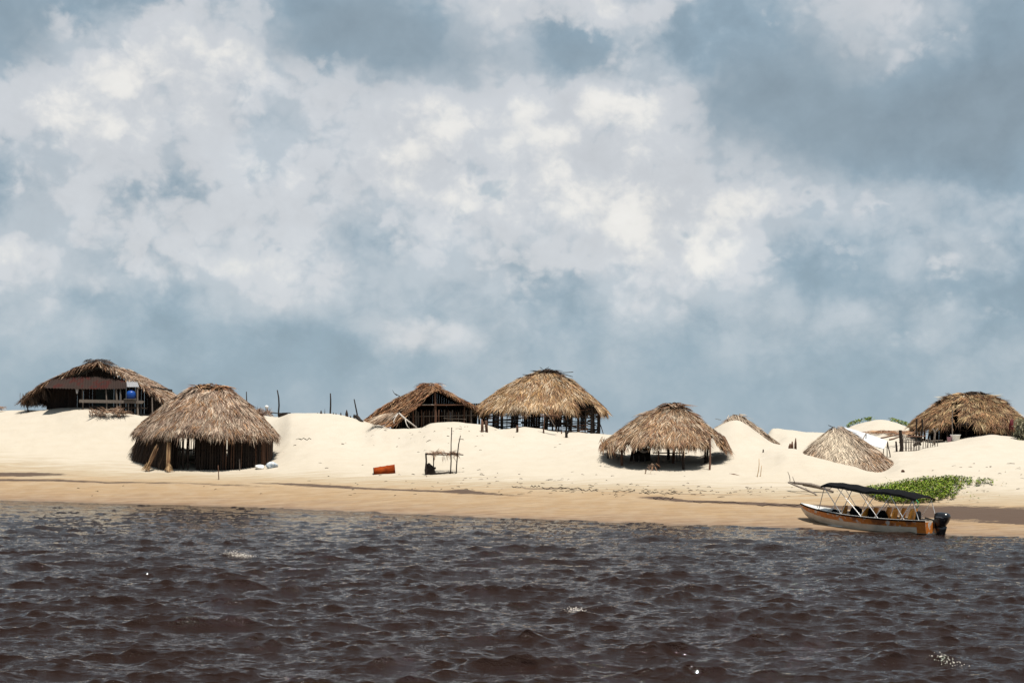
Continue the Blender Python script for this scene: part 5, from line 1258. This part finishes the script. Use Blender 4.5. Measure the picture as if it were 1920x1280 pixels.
    # seats
    def seat(x, y, h=1.0, lab=None):
        mb = MB(); mb.box((x+.16, y, .50), (.42, .44, .05), Matrix.Rotation(-.05, 3, 'Y')); s = mb.build('seat', M['orange'], root, X=X)
        b_ = MB(); rg = []
        for i in range(8):
            f = i/7; w = .215*(1-.35*max(0, f-.55)**1.5*3); xo = x-.06-.14*f; z = .50+.50*f*h
            rg.append([(xo-.035, y-w*.8, z), (xo-.02, y-w, z), (xo+.03, y-w, z+.005), (xo+.012, y-w*.5, z), (xo+.012, y+w*.5, z), (xo+.03, y+w, z+.005), (xo-.02, y+w, z), (xo-.035, y+w*.8, z)])
        b_.loft(rg); b_.build('backrest', M['orange'], s, True, X=X)
        l = MB(); l.tube([(x+.15, y, .12), (x+.15, y, .48)], .05, 8); l.build('pedestal', M['steel'], s, X=X)
        for c in list(s.children): c.matrix_parent_inverse = Matrix.Identity(4)
    for x, y in ((4.2, .32), (4.15, -.35), (3.15, .36), (3.1, -.38), (2.45, -.36), (1.72, .42), (1.75, -.36), (.95, .42), (1.25, -.40)): seat(x, y, random.uniform(.95, 1.08))
    # canopy: arched black cloth in two bays with a dip between
    cx = np.linspace(.42, 4.95, 40); zt = np.interp((cx-.42)*4.9/4.53+.35, [.35, .6, 1.2, 2.0, 2.6, 2.9, 3.4, 4.0, 4.8, 5.1, 5.25], [1.44, 1.52, 1.62, 1.70, 1.70, 1.67, 1.75, 1.84, 1.90, 1.91, 1.87]); rg = []
    for x, z in zip(cx, zt):
        a = [(x, y, z+.10*(1-(y/.86)**2)+.012*math.sin(x*9+y*5)) for y in np.linspace(-.86, .86, 11)]; b_ = [(x, y, z+.10*(1-(y/.86)**2)-.03) for y in np.linspace(.84, -.84, 11)]
        e = [(x, .88, z-.10)]; e2 = [(x, -.88, z-.10)]
        rg.append(a+e+b_+e2)
    mb = MB(); mb.loft(rg); mb.build('canopy', M['black'], root, False, X=X)
    def tb(a, b, r=.014, nm='canopy_strut'):
        A, B = X@Vector(a), X@Vector(b); return pole(nm, A, B, r, 'steel', root)
    zg_at = lambda x: float(np.interp(x, xs, zg)); wg_at = lambda x: float(np.interp(x, xs, wg)); zc_at = lambda x: float(np.interp(x, cx, zt))
    for s in (1, -1):
        for xb, xt in ((5.2, 4.75), (3.95, 4.85), (3.95, 3.4), (2.95, 4.2), (3.0, 2.2), (2.15, 3.1), (.95, 1.65), (2.3, 1.5), (1.1, .5), (.30, .62)):
            tb((xb, s*(wg_at(xb)-.05), zg_at(xb)+.02), (xt, s*.84, zc_at(xt)-.02), .019 if s > 0 else .014)
    for xt in (.6, 1.6, 2.7, 3.5, 4.3, 4.8): tb((xt, -.84, zc_at(xt)-.02), (xt, .84, zc_at(xt)-.02), nm='canopy_bow')
    mb = MB(); mb.tube([(.42, .8, 1.42), (.3, .84, 1.33), (.36, .86, 1.22), (.25, .84, 1.28), (.30, .82, 1.18), (.38, .83, 1.10)], .016, 5); mb.build('cord', M['green_rope'], root, X=X)
    # outboard
    eng = MB(); rings = []
    for z, a, bq, xo in ((.30, .17, .13, -.30), (.40, .22, .17, -.31), (.52, .29, .20, -.33), (.66, .33, .22, -.35), (.78, .335, .22, -.36), (.86, .30, .20, -.35), (.91, .20, .13, -.33), (.925, .04, .03, -.32)):
        rings.append([(xo+a*math.copysign(abs(math.cos(w*math.pi/10))**.7, math.cos(w*math.pi/10)), bq*math.copysign(abs(math.sin(w*math.pi/10))**.7, math.sin(w*math.pi/10)), z) for w in range(20)])
    eng.loft(rings); e = eng.build('outboard_motor', M['black_gloss'], root, True, X=X)
    def sub(mb, nm, mt, sm=True):
        o = mb.build(nm, mt, e, sm, X=X); o.matrix_parent_inverse = Matrix.Identity(4); return o
    mb = MB(); mb.loft([[(-.30+a*1.45*math.cos(w*math.pi/6), bq*math.sin(w*math.pi/6), z) for w in range(12)] for z, a, bq in ((-.35, .10, .05), (-.1, .12, .06), (.05, .14, .08), (.2, .17, .10), (.34, .19, .12))]); sub(mb, 'motor_leg', M['black_gloss'])
    mb = MB(); mb.box((-.04, 0, .42), (.12, .30, .34)); sub(mb, 'mounting_bracket', M['black_gloss'], False)
    for y in (.222, -.222):
        mb = MB(); mb.box((-.31, y, .73), (.30, .006, .028)); mb.box((-.46, y, .69), (.10, .006, .012)); sub(mb, 'cowl_stripe', mat('grey_decal', (.30, .30, .32), (.22, .22, .24), .4), False)
    mb = MB(); mb.tube([(-.05, 0, .55), (.2, 0, .62), (.42, .02, .66)], [.03, .025, .03], 7); sub(mb, 'tiller', M['black'])
    mb = MB()
    for k_ in range(3):
        a = k_*2.094; mb.quad((-.42, 0, -.3), (-.40, .12*math.cos(a), -.3+.12*math.sin(a)), (-.44, .12*math.cos(a+.7), -.3+.12*math.sin(a+.7)))
        mb.quad((-.43, 0, -.3), (-.45, .12*math.cos(a+.7), -.3+.12*math.sin(a+.7)), (-.41, .12*math.cos(a), -.3+.12*math.sin(a)))
    mb.tube([(-.3, 0, -.3), (-.46, 0, -.3)], .035, 8); sub(mb, 'propeller', M['steel'], False)
    for i, (x, y, sx, sy, sz, lb) in enumerate(((3.55, .22, .24, .3, .52, 'black bundle on the boat between its front and second orange seats'), (4.55, .30, .13, .25, .36, 'black bundle on the boat just ahead of its front orange seat'), (2.85, .2, .12, .25, .48, 'black bundle on the boat behind its second orange seat'), (2.30, .25, .28, .26, .40, 'largest black bundle amidships between the orange seats'), (.55, .35, .13, .2, .46, 'black bundle at the stern of the boat in front of the motor'))):
        p = X@Vector((x, y, .46)); lump('life_jacket_bundle', tuple(p), (sx, sy, sz), M['black'], lb, 'bundle', seed=i+11)
    mb = MB(); mb.box((3.45, -.1, .40), (.6, 1.3, .10)); mb.box((2.3, 0, .40), (.5, 1.3, .10)); mb.box((4.55, 0, .42), (.3, 1.1, .08)); mb.box((.55, .3, .43), (.2, .5, .08)); mb.box((2.85, .1, .40), (.25, 1.2, .1)); mb.build('thwart', white_in, root, X=X)
boat()
for o in list(bpy.data.objects):
    if '_b' in o: del o['_b']
print('objects', len(bpy.data.objects), 'tris', sum(sum(len(p.vertices)-2 for p in m.polygons)*0+len(m.polygons) for m in bpy.data.meshes))
